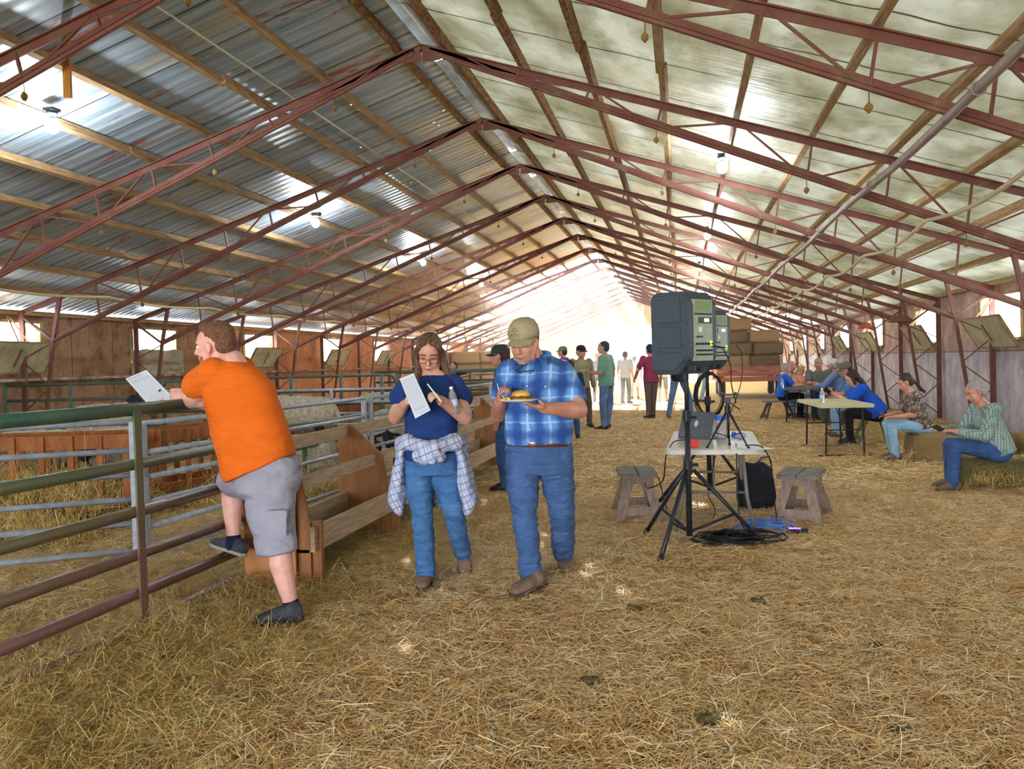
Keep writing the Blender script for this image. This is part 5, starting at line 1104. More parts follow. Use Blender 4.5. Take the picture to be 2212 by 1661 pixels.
# ---- man in plaid shirt walking and eating
def man_plaid():
    d0 = 5.5; J = lambda u, v, dd=0: D(u, v, d0+dd); TW = -FWD
    ft = G(1140, 1285, 0); t_ = thing('person', 'man in a tan cap and blue plaid shirt walking while eating from a plate', 'person', (ft.x, ft.y, 0))
    hc = J(1132, 741, -.03); face = (TW*1.0 + UPV*-.35 + RGT*-.42).normalized(); s = 1.08
    body = MB(); P, R, f, l, u = head(body, hc, face, UPV+RGT*-.04, s, 1.12)
    neck = J(1158, 782, .03); ls = J(1098, 800, .02); rs = J(1212, 797, .04); le = J(1078, 893, .0); re = J(1250, 886, -.10); lw = J(1079, 868, -.24); rw = J(1176, 882, -.31)
    body.limb(J(1145, 760, .0), .064, neck, .07); body.limb(neck, .055, ls-UPV*.03, .045); body.limb(neck, .055, rs-UPV*.03, .045); body.limb(J(1160, 830, 0), .12, J(1165, 960, 0), .14)
    body.limb(ls, .065, le, .055); body.limb(le, .056, lw, .036); body.limb(rs, .065, re, .058); body.limb(re, .058, rw, .036)
    body.limb(J(1130, 990, 0), .08, J(1132, 1118, -.03), .045); body.limb(J(1132, 1118, -.03), .045, J(1148, 1250, 0), .035); body.limb(J(1200, 990, .03), .08, J(1214, 1114, .05), .045); body.limb(J(1214, 1114, .05), .045, J(1216, 1200, .4), .035)
    hand(body, lw, J(1080, 842, -.3)-lw, RGT*.9+TW*.2, 1.06, 1.0, -1, curls=[.8, .95, 1.1, 1.1])
    hand(body, rw, J(1128, 873, -.37)-rw, UPV, 1.08, .18, -1)
    blobify(body, 'body', SK, t_, .0058, 5)
    face_parts(t_, P, R, s, closed=True, browm=M('grey_brown_brow', '#6a5446', rough=.9))
    mb = MB(); mb.ell(P(.052, 0, -.088), (.036, .046, .030), R); mb.limb(P(.02, .058, -.05), .008, P(.05, .036, -.085), .016, 8); mb.limb(P(.02, -.058, -.05), .008, P(.05, -.036, -.085), .016, 8); mb.limb(P(.089, .02, -.046), .005, P(.089, -.02, -.046), .005, 8)
    blobify(mb, 'beard', M('grey_stubble', '#8f7464', '#a89080', scale=90, rough=.9, bump=.3, bscale=180), t_, .006, 3)
    mb = MB(); mb.ell(P(-.045, 0, .01), (.078, .086, .06), R); blobify(mb, 'hair', M('short_brown_grey_hair', '#5a483e', '#77655a', scale=60, rough=.9), t_, .008, 2)
    cp = cap_on(t_, lambda x, y, z: P(x*1.04, y*1.04, z+.003), R, s, M('khaki_cap', '#9c9272', '#a89e7e', scale=30, rough=.85, bump=.2, bscale=90))
    # raised tone-on-tone lettering on the cap front
    em = M('khaki_embroidery', '#857c5e', rough=.7); mb = MB()
    def cp_pt(a, z):
        a = -a; rx, ry = (.1095, .0885) if z < .07 else (.106-.6*(z-.085), .085-.6*(z-.085)); return P(1.04*(-.015+rx*cos(a)), 1.04*ry*sin(a), z+.005)
    def stroke(pts): mb.tube([cp_pt(a, z) for a, z in pts], .0022, 5)
    stroke([(.42, .056), (.42, .078)]); stroke([(.42, .078), (.28, .056)]); stroke([(.28, .056), (.28, .078)])
    stroke([(.2, .078), (.04, .078)]); stroke([(.12, .078), (.12, .056)])
    stroke([(-.04, .078), (-.04, .060), (-.1, .056), (-.17, .060), (-.17, .078)])
    stroke([(.34, .088), (.25, .102), (.1, .107), (-.02, .1), (-.08, .09), (.05, .088), (.2, .092), (.34, .088)])
    mb.build('embroidery', em, cp, smooth=True)
    # shirt
    pm = plaid('blue_western_plaid', '#2f68b8', [(0, .135, .1, .24, '#6b9ede', .75), (2, .15, .2, .22, '#5c92d8', .6), (0, .135, .1, .05, '#a9ccf0', .8), (2, .15, .2, .045, '#a9ccf0', .7), (0, .135, .6, .16, '#1f4690', .75), (2, .15, .7, .16, '#1c428c', .7)], soft=True); mb = MB()
    mb.sect([(J(1163, 960, 0), .205, .155), (J(1163, 940, -.01), .215, .175), (J(1163, 905, -.02), .218, .175), (J(1160, 865, -.02), .215, .17), (J(1158, 830, -.01), .232, .165), (J(1157, 805, .02), .222, .14), (J(1157, 788, .03), .165, .11), (J(1158, 776, .03), .095, .085)], 28, RGT, FWD, 2.3)
    dn = UPV*-.02; mb.limb(ls+dn, .074, J(1086, 852, .0), .078); mb.limb(rs+dn, .078, J(1238, 856, -.05), .086)
    mb.limb(J(1157, 786, .04), .085, ls, .07); mb.limb(J(1157, 786, .04), .085, rs, .07)
    so = blobify(mb, 'plaid_shirt', pm, t_, .009, 6, (.012, (6, 6, 11)))
    mb = MB()
    for a, b_, c_ in ((J(1126, 786, -.125), J(1118, 791, -.155), J(1108, 798, -.18)), (J(1170, 766, -.05), J(1174, 776, -.10), J(1175, 792, -.15))): mb.sect([(a, .014, .009), (b_, .03, .010), (b_+(c_-b_)*.6, .022, .009), (c_, .005, .005)], 12, RGT, FWD, 2.2)
    mb.tube([J(1158, 768, .0)+(RGT*cos(a_)*.086+FWD*sin(a_)*.088+UPV*(.022*sin(a_)+.01*cos(a_))) for a_ in np.linspace(-pi/2+.55, 3*pi/2-.55, 15)], .014, 8)
    blobify(mb, 'collar', pm, so, .006, 3)
    bt = M('pearl_snap', '#dfe6ee', rough=.2)
    for u, v, dd in ((1139, 834, -.215), (1140, 895, -.235), (1144, 928, -.215), (1178, 835, -.19), (1102, 838, -.185)):
        mb = MB(); p = J(u, v, dd); mb.ell(p, .0055); mb.build('snap', bt, so, smooth=True)
    for u in (1176, 1108):
        mb = MB(); p = J(u, 832, -.185 if u > 1150 else -.175); mb.box(p, (.11, .012, .035), Matrix((RGT, FWD, UPV)).transposed()); mb.build('pocket_flap', pm, so, bevel=.003)
    mb = MB(); mb.tube([J(1113, 799, -.19), J(1125, 803, -.2), J(1138, 802, -.2), J(1152, 799, -.19)], .003, 6); mb.tube([J(1113, 799, -.19), J(1118, 806, -.195), J(1127, 806, -.2)], .002, 5); mb.tube([J(1138, 803, -.2), J(1145, 807, -.2), J(1153, 800, -.19)], .002, 5); mb.tube([J(1152, 799, -.19), J(1157, 785, -.12), J(1157, 775, -.06)], .002, 5); mb.build('hanging_glasses', M('black_glasses', '#14161c', rough=.3), t_, smooth=True)
    # belt, jeans, boots
    mb = MB(); mb.sect([(J(1164, 962, 0), .208, .158), (J(1164, 951, 0), .208, .158)], 28, RGT, FWD, 2.3); mb.build('belt', M('brown_belt', '#5a3226', rough=.5), t_, smooth=True)
    mb = MB(); mb.ell(J(1150, 957, -.16), (.03, .01, .02)); mb.build('belt_buckle', M('buckle', '#b08a70', rough=.3, metal=.7), t_)
    jm = denim('worn_blue_denim', '#284a7c', '#365c94', '#6484b4'); mb = MB()
    mb.sect([(J(1164, 958, 0), .206, .152), (J(1164, 990, 0), .214, .16), (J(1165, 1022, 0), .208, .15)], 26, RGT, FWD, 2.4)
    mb.sect([(J(1130, 1000, 0), .112, .135), (J(1128, 1055, -.02), .100, .115), (J(1133, 1112, -.05), .079, .09), (J(1138, 1160, -.03), .077, .088), (J(1145, 1215, .0), .071, .082), (J(1150, 1258, .01), .074, .088)], 22, RGT, FWD, 2.2)
    mb.sect([(J(1199, 1000, .02), .112, .135), (J(1208, 1055, .03), .103, .115), (J(1214, 1108, .05), .083, .09), (J(1215, 1150, .2), .078, .085), (J(1217, 1192, .42), .074, .08)], 22, RGT, FWD, 2.2)
    mb.limb(J(1214, 1106, .05), .083, J(1215, 1150, .2), .079); mb.limb(J(1215, 1150, .2), .079, J(1217, 1194, .42), .072); mb.limb(J(1133, 1112, -.04), .078, J(1146, 1240, 0), .07)
    blobify(mb, 'jeans', jm, t_, .0085, 5, (.012, (8, 8, 17)))
    bt = M('brown_work_boot', '#6e5648', '#85705f', scale=12, rough=.8, bump=.3); sl = M('dark_boot_sole', '#4a3a32', rough=.8)
    shoe(t_, G(1174, 1264, .04), G(1106, 1288, .035), (0, 0, 1), bt, sl, 1.12, .052, name='boot', shaft=J(1150, 1250, .02))
    shoe(t_, D(1212, 1190, 6.18), D(1227, 1240, 5.92), FWD*-.7+UPV*.5, bt, sl, 1.12, .052, name='boot', shaft=D(1216, 1188, 6.0))
man_plaid()
# plate with burger
pc = D(1122, 868, 5.17); pl = thing('paper_plate', 'white plate held by the man in plaid', 'plate', pc)
mb = MB(); mb.lathe([(.001, 0), (.075, 0), (.095, .008), (.112, .012), (.113, .015), (.094, .011), (.074, .004), (.001, .004)], pc, 28); mb.build('dish', M('white_plate', '#dfe1e6', rough=.5), pl, smooth=True)
bg_ = thing('burger', 'burger bun with shredded meat on the white plate', 'burger', pc+Vector((0, 0, .004)))
q = pc+RGT*.01+Vector((0, 0, .004))
mb = MB(); mb.ell(q+Vector((0, 0, .012)), (.055, .055, .012), None, 18, 8); mb.build('bottom_bun', M('bun', '#c99a4a', '#dcb468', scale=20, rough=.6), bg_, smooth=True)
mb = MB()
for i in range(26): a = i*2.4; rr = .05*sqrt((i+1)/26)+.008; mb.ell(q+Vector((rr*cos(a), rr*sin(a), .022+.003*(i % 3))), (.016, .013, .007), None, 7, 5)
blobify(mb, 'shredded_meat', M('pulled_meat', '#6e3a26', '#935a3a', scale=60, rough=.6, bump=.4), bg_, .004, 1)
mb = MB(); mb.lathe([(.001, .028), (.052, .029), (.056, .038), (.05, .052), (.03, .062), (.001, .066)], q, 20); mb.build('top_bun', M('bun_top', '#d0a044', '#dcb860', scale=10, rough=.45), bg_, smooth=True)
mb = MB()
for i in range(16): mb.ell(pc-RGT*(.07+.012*sin(i*2.1))+Vector((.02*cos(i*1.7), .03*sin(i*1.3), .010+.004*(i % 4))), (.009, .008, .006), None, 7, 5)
o = blobify(mb, 'macaroni', M('yellow_macaroni', '#e4c440', '#f0d868', scale=50, rough=.4), thing('side_dish', 'pile of yellow macaroni at the left of the plate', 'food', pc), .0035, 0); o['kind'] = 'stuff'
mb = MB(); mb.tube([D(1074, 828, 5.2), D(1078, 845, 5.2), D(1090, 862, 5.18), D(1092, 868, 5.17)], .0028, 6); mb.ell(D(1092, 867, 5.17), (.012, .012, .004)); o = mb.build('plastic_fork', M('white_fork', '#e8eaf0', rough=.3), smooth=True); tag(o, 'white plastic fork in the hand of the man in plaid', 'fork')

# ---------------------------------------------------------------- people farther away
def person(label, base, yaw, H=1.76, pose='stand', shirt=None, pants=None, skin_=SK, hair=None, hat=None, shoes='#3a302a', arms=None, sleeve='short', lean=0, headyaw=0, headpitch=0, wide=1.0, longhair=False, seat=.45, legs=None, vox=.014, skirt=None, shorts=False, extra=None):
    """figure built in its own frame: x forward, y left, z up, metres"""
    t_ = thing('person', label, 'person', (0, 0, 0)); k = H/1.76; V = lambda x, y, z: Vector((x, y, z))*k; w_ = wide
    sit = pose == 'sit'; hz_ = seat/k+.10 if sit else .93
    hip = V(0, 0, hz_); lz = sin(lean); lc = cos(lean); S = lambda x, y, z: hip + V(x*lc+z*lz, y, z*lc-x*lz)
    chest = S(0, 0, .36); nk = S(0, 0, .52); hc = nk + V(.05+.10*lz, 0, .135-.03*abs(lz))
    sh = {1: S(0, .19*w_, .455), -1: S(0, -.19*w_, .455)}
    arms = arms or {1: 'down', -1: 'down'}; body = MB()
    fd = Vector((cos(headyaw)*cos(headpitch), sin(headyaw)*cos(headpitch), -sin(headpitch)))
    P, R, f, l, u = head(body, hc, fd, (0, 0, 1), k*1.03, 1.05)
    body.limb(hc-V(.02, 0, .06), .052*k, nk-V(.0, 0, .04), .06*k); body.limb(nk-V(0, 0, .04), .08*k, hip, .11*k)
    sm = MB(); f0 = Vector((lc, 0, -lz)); sd = Vector((0, 1, 0))
    sm.sect([(S(0, 0, -.08 if not sit else -.05), .188*k*w_, .145*k*w_), (S(0, 0, .05), .178*k*w_, .138*k*w_), (S(.01, 0, .22), .175*k*w_, .125*k*w_), (S(.01, 0, .36), .19*k*w_, .12*k), (S(0, 0, .45), .17*k*w_, .10*k), (S(0, 0, .505), .085*k, .075*k)], 20, sd, f0, 2.3)
    hands = {}
    for e in (1, -1):
        a = arms[e]; s0 = sh[e]
        if a == 'down': el = s0+V(-.03, .06*e, -.29); wr = el+V(.06, .02*e, -.25)
        elif a == 'front': el = s0+V(.02, .07*e, -.28); wr = el+V(.24, -.10*e, .02)
        elif a == 'table': el = s0+V(.20, .04*e, -.22); wr = el+V(.22, -.12*e, .0)
        elif a == 'up': el = s0+V(.14, .05*e, -.20); wr = el+V(.10, -.04*e, .2)
        elif a == 'hip': el = s0+V(-.08, .14*e, -.25); wr = el+V(.10, -.10*e, -.18)
        else: el = s0+V(*a[0]); wr = s0+V(*a[1])
        hands[e] = wr; body.limb(s0, .055*k*w_, el, .045*k*w_); body.limb(el, .045*k, wr, .03*k)
        hand(body, wr, (wr-el), V(0, -e, -.3) if a == 'down' else Vector((0, -.3*e, -1)), k*.95, .6, -e)
        if sleeve == 'long': sm.limb(s0, .075*k*w_, el, .064*k*w_); sm.limb(el, .064*k, el+(wr-el)*.85, .05*k)
        else: sm.limb(s0, .078*k*w_, s0+(el-s0)*.72, .072*k*w_)
    pm_ = MB(); pm_.sect([(hip+V(0, 0, .02), .155*k*w_, .115*k*w_), (hip, .162*k*w_, .12*k*w_), (hip+V(.03 if sit else 0, 0, -.09), .162*k*w_, .125*k*w_)], 18, sd, Vector((1, 0, 0)), 2.2); ftz = {}
    for e in (1, -1):
        h0 = hip+V(0, .09*e, -.04)
        if legs and e in legs: kn = V(*legs[e][0]); an = V(*legs[e][1])
        elif sit: kn = V(.44, .12*e, seat/k+.09); an = V(.42, .13*e, .09)
        else: kn = V(.03, .11*e, .50); an = V(-.01, .12*e, .09)
        body.limb(h0, .08*k, kn, .055*k); body.limb(kn, .053*k, an, .034*k)
        pm_.limb(h0, .098*k*w_, kn, .072*k)
        if not shorts: pm_.limb(kn, .07*k, an+V(0, 0, .0), .058*k)
        tdir = V(1, .15*e, 0).normalized(); shoe(t_, Vector((an.x, an.y, max(an.z-.07*k, .012)))-tdir*.07*k, Vector((an.x, an.y, max(an.z-.075*k, .01)))+tdir*.19*k, (0, 0, 1), M('shoe_'+shoes[1:], shoes, rough=.7), M('dark_boot_sole', '#4a3a32'), k, .046)
    blobify(body, 'body', skin_, t_, vox, 3); face_parts(t_, P, R, k*1.03, closed=headpitch > .3)
    blobify(sm, 'shirt', shirt, t_, vox, 4, (.006, (7, 7, 10))); blobify(pm_, 'trousers' if not shorts else 'shorts', pants, t_, vox, 4, (.005, (9, 9, 12)))
    if hair is not None:
        mb = MB(); E = lambda x, y, z, a, b, d: mb.ell(P(x, y, z), (a*k, b*k, d*k), R); E(-.03, 0, .05, .103, .088, .086); E(-.062, 0, .0, .068, .086, .09)
        if longhair: mb.sect([(P(-.07, 0, .02), .085, .05), (P(-.09, 0, -.08), .1, .05), (nk+V(-.11, 0, -.05), .13, .05), (nk+V(-.15-.2*lz, 0, -.22), .09, .035)], 16, sd, Vector((1, 0, 0)), 2.2); mb.limb(P(.0, .085, .02), .026, P(.01, .09, -.1), .025); mb.limb(P(.0, -.085, .02), .026, P(.01, -.09, -.1), .025)
        blobify(mb, 'hair', hair, t_, .011, 2, (.005, (30, 30, 14)))
    if hat is not None: cap_on(t_, lambda x, y, z: P(x*1.03, y*1.03, z+.002), R, k, hat)
    if extra: extra(t_, P, R, hands, S, k)
    t_.location = (base[0], base[1], base[2] if len(base) > 2 else 0); t_.rotation_euler = (0, 0, yaw); return t_, hands, k
def wpt(t_h, off=(0, 0, 0)):
    t_, hands, k = t_h; R_ = Matrix.Rotation(t_.rotation_euler.z, 3, 'Z'); return {e: Vector(t_.location)+R_ @ (h+Vector(off)) for e, h in hands.items()}
DJ = denim('faded_blue_jeans', '#3c5a8a', '#5876a6', '#8ea4c8'); LJ = denim('light_blue_jeans', '#6f9cc0', '#8cb4d4', '#b4d0e6'); DKJ = denim('dark_blue_jeans', '#1f3f74', '#2c5490', '#5a7cb0')
GRH = M('grey_hair', '#8f8a86', '#aaa6a2', scale=40, rough=.8, bump=.4); DKH = M('dark_brown_hair', '#2c211c', '#463429', scale=40, rough=.6, bump=.4); BKT = cloth('black_cotton', '#16161a', '#1c1c22')
# green polo man
sgn = cloth('sage_polo', '#6f9c8a', '#7aa694'); g = G(1312, 928)
gm_ = person('man in a sage green t-shirt and faded jeans holding a plate, facing left', g, YAW+pi*.86, 1.88, shirt=sgn, pants=DJ, hair=M('blue_black_short_hair', '#2e3440', '#3e4654', rough=.8), arms={1: 'front', -1: ((-.05, -.08, -.30), (-.02, -.1, -.55))}, headyaw=.25, wide=1.05,
     legs={1: ((.03, .16, .50), (.0, .17, .09)), -1: ((-.02, -.13, .50), (.02, -.05, .09))})
h = wpt(gm_)[1]; mb = MB(); mb.lathe([(.001, 0), (.08, 0), (.11, .014), (.11, .018), (.08, .006), (.001, .006)], Vector((0, 0, 0)), 20); o = mb.build('paper_plate', M('white_plate', '#dfe1e6'), smooth=True); o.location = h+Vector((-.12, -.03, .03)); tag(o, 'white plate held by the man in the sage green t-shirt', 'plate')
person('bearded man in a tan work shirt and dark cap walking towards the camera', G(1258, 925), YAW-pi*.40, 1.80, shirt=cloth('khaki_work_shirt', '#a39a7c', '#8f8668'), pants=cloth('brown_duck_trousers', '#6a5a4c', '#5c4e42'), sleeve='long', hair=GRH, hat=M('black_cap', '#2a2024', rough=.8), headyaw=.3, legs={1: ((.12, .11, .52), (.10, .12, .09)), -1: ((-.02, -.1, .5), (-.22, -.1, .16))})
person('man in a purple shirt and grey-green cap, half hidden behind the plaid shirt', G(1222, 898), YAW+pi*.9, 1.86, shirt=cloth('purple_shirt', '#5a4a86', '#4c3e74'), pants=DKJ, hair=DKH, hat=M('grey_green_cap', '#6e7a72', rough=.8))
person('person in dark blue jeans standing right behind the man in plaid', G(1236, 950), YAW+pi/2, 1.5, shirt=cloth('navy_shirt', '#27365c', '#1f2d4e'), pants=DKJ, hair=DKH)
person('bearded man in a dark cap just behind the head of the man in plaid', (-1.95, 9.6, 0), YAW+pi*.93, 1.68, shirt=cloth('grey_shirt', '#5a6276', '#505868'), pants=DKJ, hair=DKH, hat=M('charcoal_cap', '#33363c', rough=.8))
person('man in a maroon shirt and brown trousers seen from behind against the bright door', G(1408, 905), YAW+pi*.62, 1.84, shirt=cloth('maroon_shirt', '#9a3a5c', '#84304e'), pants=cloth('brown_trousers', '#6e5c58', '#5f4f4c'), hair=M('dark_cropped_hair', '#27323c', rough=.8), arms={1: ((.04, .12, -.26), (.22, .10, -.44)), -1: 'down'}, legs={1: ((.0, .08, .5), (-.02, .09, .09)), -1: ((.02, -.07, .5), (.05, -.06, .09))})
person('man in a black t-shirt and light jeans standing behind the nearer loudspeaker', G(1468, 903), YAW-pi*.45, 1.84, shirt=cloth('charcoal_t_shirt', '#2a2c36', '#23252e'), pants=DJ, hair=DKH, arms={1: 'front', -1: 'front'}, legs={1: ((.02, .22, .5), (.0, .30, .09)), -1: ((.02, -.18, .5), (.0, -.26, .09))}, shoes='#7a6250')
person('person in pale jeans leaning by the wagon between the two speaker stands', G(1520, 868), YAW+pi*.15, 1.8, shirt=cloth('pale_blue_shirt', '#9ab0d8', '#8ca2cc'), pants=LJ, hair=DKH, lean=.35, legs={1: ((-.15, .1, .5), (-.32, .12, .09)), -1: ((-.05, -.1, .5), (-.2, -.12, .09))})
person('woman in a grey dress and black vest in the bright haze left of the door', G(1292, 868), YAW-pi*.5, 1.74, shirt=cloth('grey_dress', '#7c8390', '#8a909c'), pants=cloth('slate_trousers', '#70788a', '#667082'), hair=GRH, wide=1.05)
person('hazy figure in white shorts outside the far door', G(1372, 862), YAW+pi*.5, 1.6, shirt=cloth('white_shirt', '#dcdcdc', '#cfcfcf'), pants=cloth('white_shorts', '#c8c8c4', '#d8d8d4'), hair=DKH, shorts=True)
person('hazy figure in grey trousers right of the green-shirted man', G(1352, 872), YAW+pi*.3, 1.75, shirt=cloth('pale_grey_shirt', '#aab6c4', '#9eaab8'), pants=cloth('slate_trousers', '#70788a'), hair=DKH)
person('hazy figure in olive shorts right of the maroon shirt', G(1432, 868), YAW-pi*.5, 1.7, shirt=cloth('white_shirt', '#dcdcdc'), pants=cloth('olive_shorts', '#7c7c62', '#6e6e56'), hair=DKH, shorts=True)
# far left spectator leaning on a gate
person('man in a dark shirt leaning on a rail in the far left pens', (-5.75, 21.9, 0), YAW-pi*.5, 1.62, shirt=cloth('dark_purple_tee', '#3a3244', '#443a50'), pants=DKJ, hair=DKH, lean=.55, arms={1: ((.14, .2, -.08), (.16, -.05, -.12)), -1: ((.14, -.2, -.08), (.16, .05, -.12))}, headyaw=-.5)
# seated at the far dark table
T3 = Vector((2.52, 19.75, 0))
person('grey-haired woman in a bright blue top seated back-on at the far table', (2.22, 21.3-.9, 0), YAW-.15, 1.64, 'sit', cloth('bright_blue_top', '#1f6ae0', '#1a5cc8'), BKT, hair=GRH, lean=.12, arms={1: 'table', -1: 'table'}, skin_=SK_F)
person('bald man in a beige shirt behind the bright blue top at the far table', (2.5, 21.7, 0), YAW-pi*.42, 1.76, 'sit', cloth('beige_shirt', '#c8b4a0', '#bca894'), DJ, hair=None, lean=.25, arms={1: 'table', -1: 'table'}, headyaw=.4)
person('child in a peach shirt and straw hat between the adults at the far table', (2.78, 21.5, 0), YAW-pi*.45, 1.45, 'sit', cloth('peach_shirt', '#e8a888', '#dc9c7c'), LJ, hair=None, hat=M('straw_hat', '#c89a5a', rough=.8), arms={1: 'table', -1: 'table'})
person('goateed man in a grey t-shirt facing the camera at the far table', (3.1, 21.0, 0), YAW-pi*.55, 1.80, 'sit', cloth('taupe_tee', '#76766c', '#6a6a62'), DKJ, hair=GRH, arms={1: 'table', -1: 'table'}, wide=1.1)
person('man in a light blue long-sleeved shirt and white cap at the far table', (3.42, 19.6, 0), YAW+pi*.82, 1.82, 'sit', cloth('chambray_shirt', '#7a90bc', '#6e84b2'), DKJ, sleeve='long', hair=GRH, hat=M('white_cap', '#cfcfc6', rough=.8), lean=.3, arms={1: 'table', -1: 'table'}, headyaw=-.2, wide=1.1)
# capped man and long-haired woman at the cream table
person('man in an olive cap sitting behind the long-haired woman', (3.05, 15.9, 0), YAW+pi*.95, 1.74, 'sit', cloth('steel_blue_shirt', '#5a86b8', '#5078a8'), LJ, hair=DKH, hat=M('olive_cap', '#6a6656', rough=.8), lean=.35, arms={1: 'table', -1: 'table'}, headpitch=.3, shoes='#5a4a3c')
lw_ = person('long-haired woman in a royal blue t-shirt writing at the cream table', (3.02, 14.55, 0), YAW+pi*.90, 1.68, 'sit', cloth('royal_blue_tee', '#1c56c8', '#1a4cb4'), BKT, hair=DKH, longhair=True, lean=.55, arms={1: ((.24, .02, -.18), (.42, -.06, -.08)), -1: ((.22, -.04, -.2), (.44, .02, -.16))}, headpitch=.55, wide=1.28, skin_=SK_F, seat=.42)
hh = wpt(lw_); mb = MB(); mb.box((0, 0, 0), (.07, .008, .14)); o = mb.build('smartphone', M('phone_black', '#1c1c22', rough=.3), bevel=.003); o.location = hh[1]+Vector((-.10, 0, .05)); o.rotation_euler = (.2, -.8, .1); tag(o, 'dark smartphone held by the long-haired woman in royal blue', 'phone')
# woman in floral shirt on the bale
def floral():
    t = NT('brown_floral_print'); v = t.coord(); vo = t.add('ShaderNodeTexVoronoi'); vo.inputs['Scale'].default_value = 17; t.l(v, vo.inputs['Vector'])
    rg = t.math('LESS_THAN', t.math('ABSOLUTE', t.math('SUBTRACT', vo.outputs['Distance'], .34)), .07); c = t.ramp(t.noise(v, 22, 4), [(.4, s2l('#40342e')), (.6, s2l('#6a5a4e'))]); c = t.mix(rg, c, s2l('#a8998c'))
    c = t.mix(t.math('LESS_THAN', vo.outputs['Distance'], .11), c, s2l('#b0a050')); t.l(c, t.b.inputs['Base Color']); t.b.inputs['Roughness'].default_value = .85; t.bump(t.noise(v, 14, 3), .4, .015); return t.m
def braid(t_, P, R, hands, S, k):
    mb = MB()
    for i in range(9): mb.ell(P(-.10-.008*i, .01*((-1)**i), .04-.035*i), (.022, .022, .024))
    blobify(mb, 'braid', DKH, t_, .008, 2)
    mb = MB()
    for y in (-1, 1): mb.ell(P(.045, y*.034, .118), (.006, .026, .018), R, 10, 6)
    mb.build('sunglasses', M('white_sunglasses', '#c8ccd2', rough=.2), t_, smooth=True)
fw = person('woman in a brown floral shirt with a braid sitting on a straw bale looking down', (3.14, 12.42, 0), YAW+pi*.97, 1.60, 'sit', floral(), LJ, hair=DKH, lean=.30, arms={1: ((.06, .02, -.27), (.34, -.05, -.30)), -1: ((.06, -.02, -.27), (.34, .06, -.30))}, headpitch=.5, wide=1.08, skin_=SK, seat=.38, extra=braid, shoes='#6a5a50',
     legs={1: ((.47, .09, .54), (.40, .09, .09)), -1: ((.47, -.09, .54), (.38, -.09, .09))})
hh = wpt(fw); mb = MB(); mb.box((0, 0, 0), (.07, .14, .008)); o = mb.build('smartphone', M('phone_black', '#1c1c22'), bevel=.003); o.location = (hh[1]+hh[-1])/2+Vector((-.09, 0, .03)); o.rotation_euler = (.3, .2, .2); tag(o, 'dark smartphone held low by the woman in the floral shirt', 'phone')
# grey-haired man on the right
gs = plaid('green_white_check_shirt', '#a4b2ac', [(0, .028, 0, .2, '#5c7c78', .8), (1, .028, 0, .2, '#5c7c78', .6), (2, .03, 0, .12, '#66827c', .5)])
gm = person('grey-haired man in a green checked shirt sitting on the hay bale at the right', (3.20, 9.78, 0), YAW+pi*.97, 1.66, 'sit', gs, DKJ, hair=GRH, sleeve='long', lean=.28, arms={1: ((.12, .06, -.27), (.40, .0, -.22)), -1: ((.12, -.06, -.27), (.40, .06, -.22))}, headpitch=.45, wide=1.12, seat=.33, vox=.009, shoes='#6e5848',
     legs={1: ((.50, .13, .52), (.52, .12, .09)), -1: ((.46, -.12, .50), (.46, -.12, .09))})
hh = wpt(gm); mb = MB(); mb.box((0, 0, 0), (.07, .14, .008)); o = mb.build('smartphone', M('phone_black', '#1c1c22'), bevel=.003); o.location = (hh[1]+hh[-1])/2+Vector((-.10, 0, .02)); o.rotation_euler = (.3, -.3, .2); tag(o, 'smartphone held by the grey-haired man in the checked shirt', 'phone')
# ---------------------------------------------------------------- loose straw and hay
def straw_mat(name, stops):
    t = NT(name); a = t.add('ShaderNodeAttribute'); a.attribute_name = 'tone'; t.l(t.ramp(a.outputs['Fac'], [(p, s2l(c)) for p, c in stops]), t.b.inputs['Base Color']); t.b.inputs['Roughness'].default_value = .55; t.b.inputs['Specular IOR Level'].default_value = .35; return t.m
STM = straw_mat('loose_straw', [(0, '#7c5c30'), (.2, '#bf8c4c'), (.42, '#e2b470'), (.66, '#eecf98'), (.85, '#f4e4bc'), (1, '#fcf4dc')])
HYM = straw_mat('greenish_loose_hay', [(0, '#5e5226'), (.3, '#a28440'), (.6, '#ceac60'), (.85, '#dcc688'), (1, '#ece0b0')])
def ghv(x, y):
    ix = ((x-(XL-.2))/.16); return ix
_gx = np.arange(-13, 8, .1); _gy = np.arange(-1, 40, .1)
_gh = np.array([[gh(a, b) for a in _gx] for b in np.arange(-1, 13, .1)])
def ghf(x, y):
    i = np.clip(((x+13)/.1), 0, len(_gx)-2); j = np.clip((y+1)/.1, 0, _gh.shape[0]-2); i0 = i.astype(int); j0 = j.astype(int); fx = i-i0; fy = j-j0
    h = _gh[j0, i0]*(1-fx)*(1-fy)+_gh[j0, i0+1]*fx*(1-fy)+_gh[j0+1, i0]*(1-fx)*fy+_gh[j0+1, i0+1]*fx*fy
    return np.where(y < 12, h, .01)
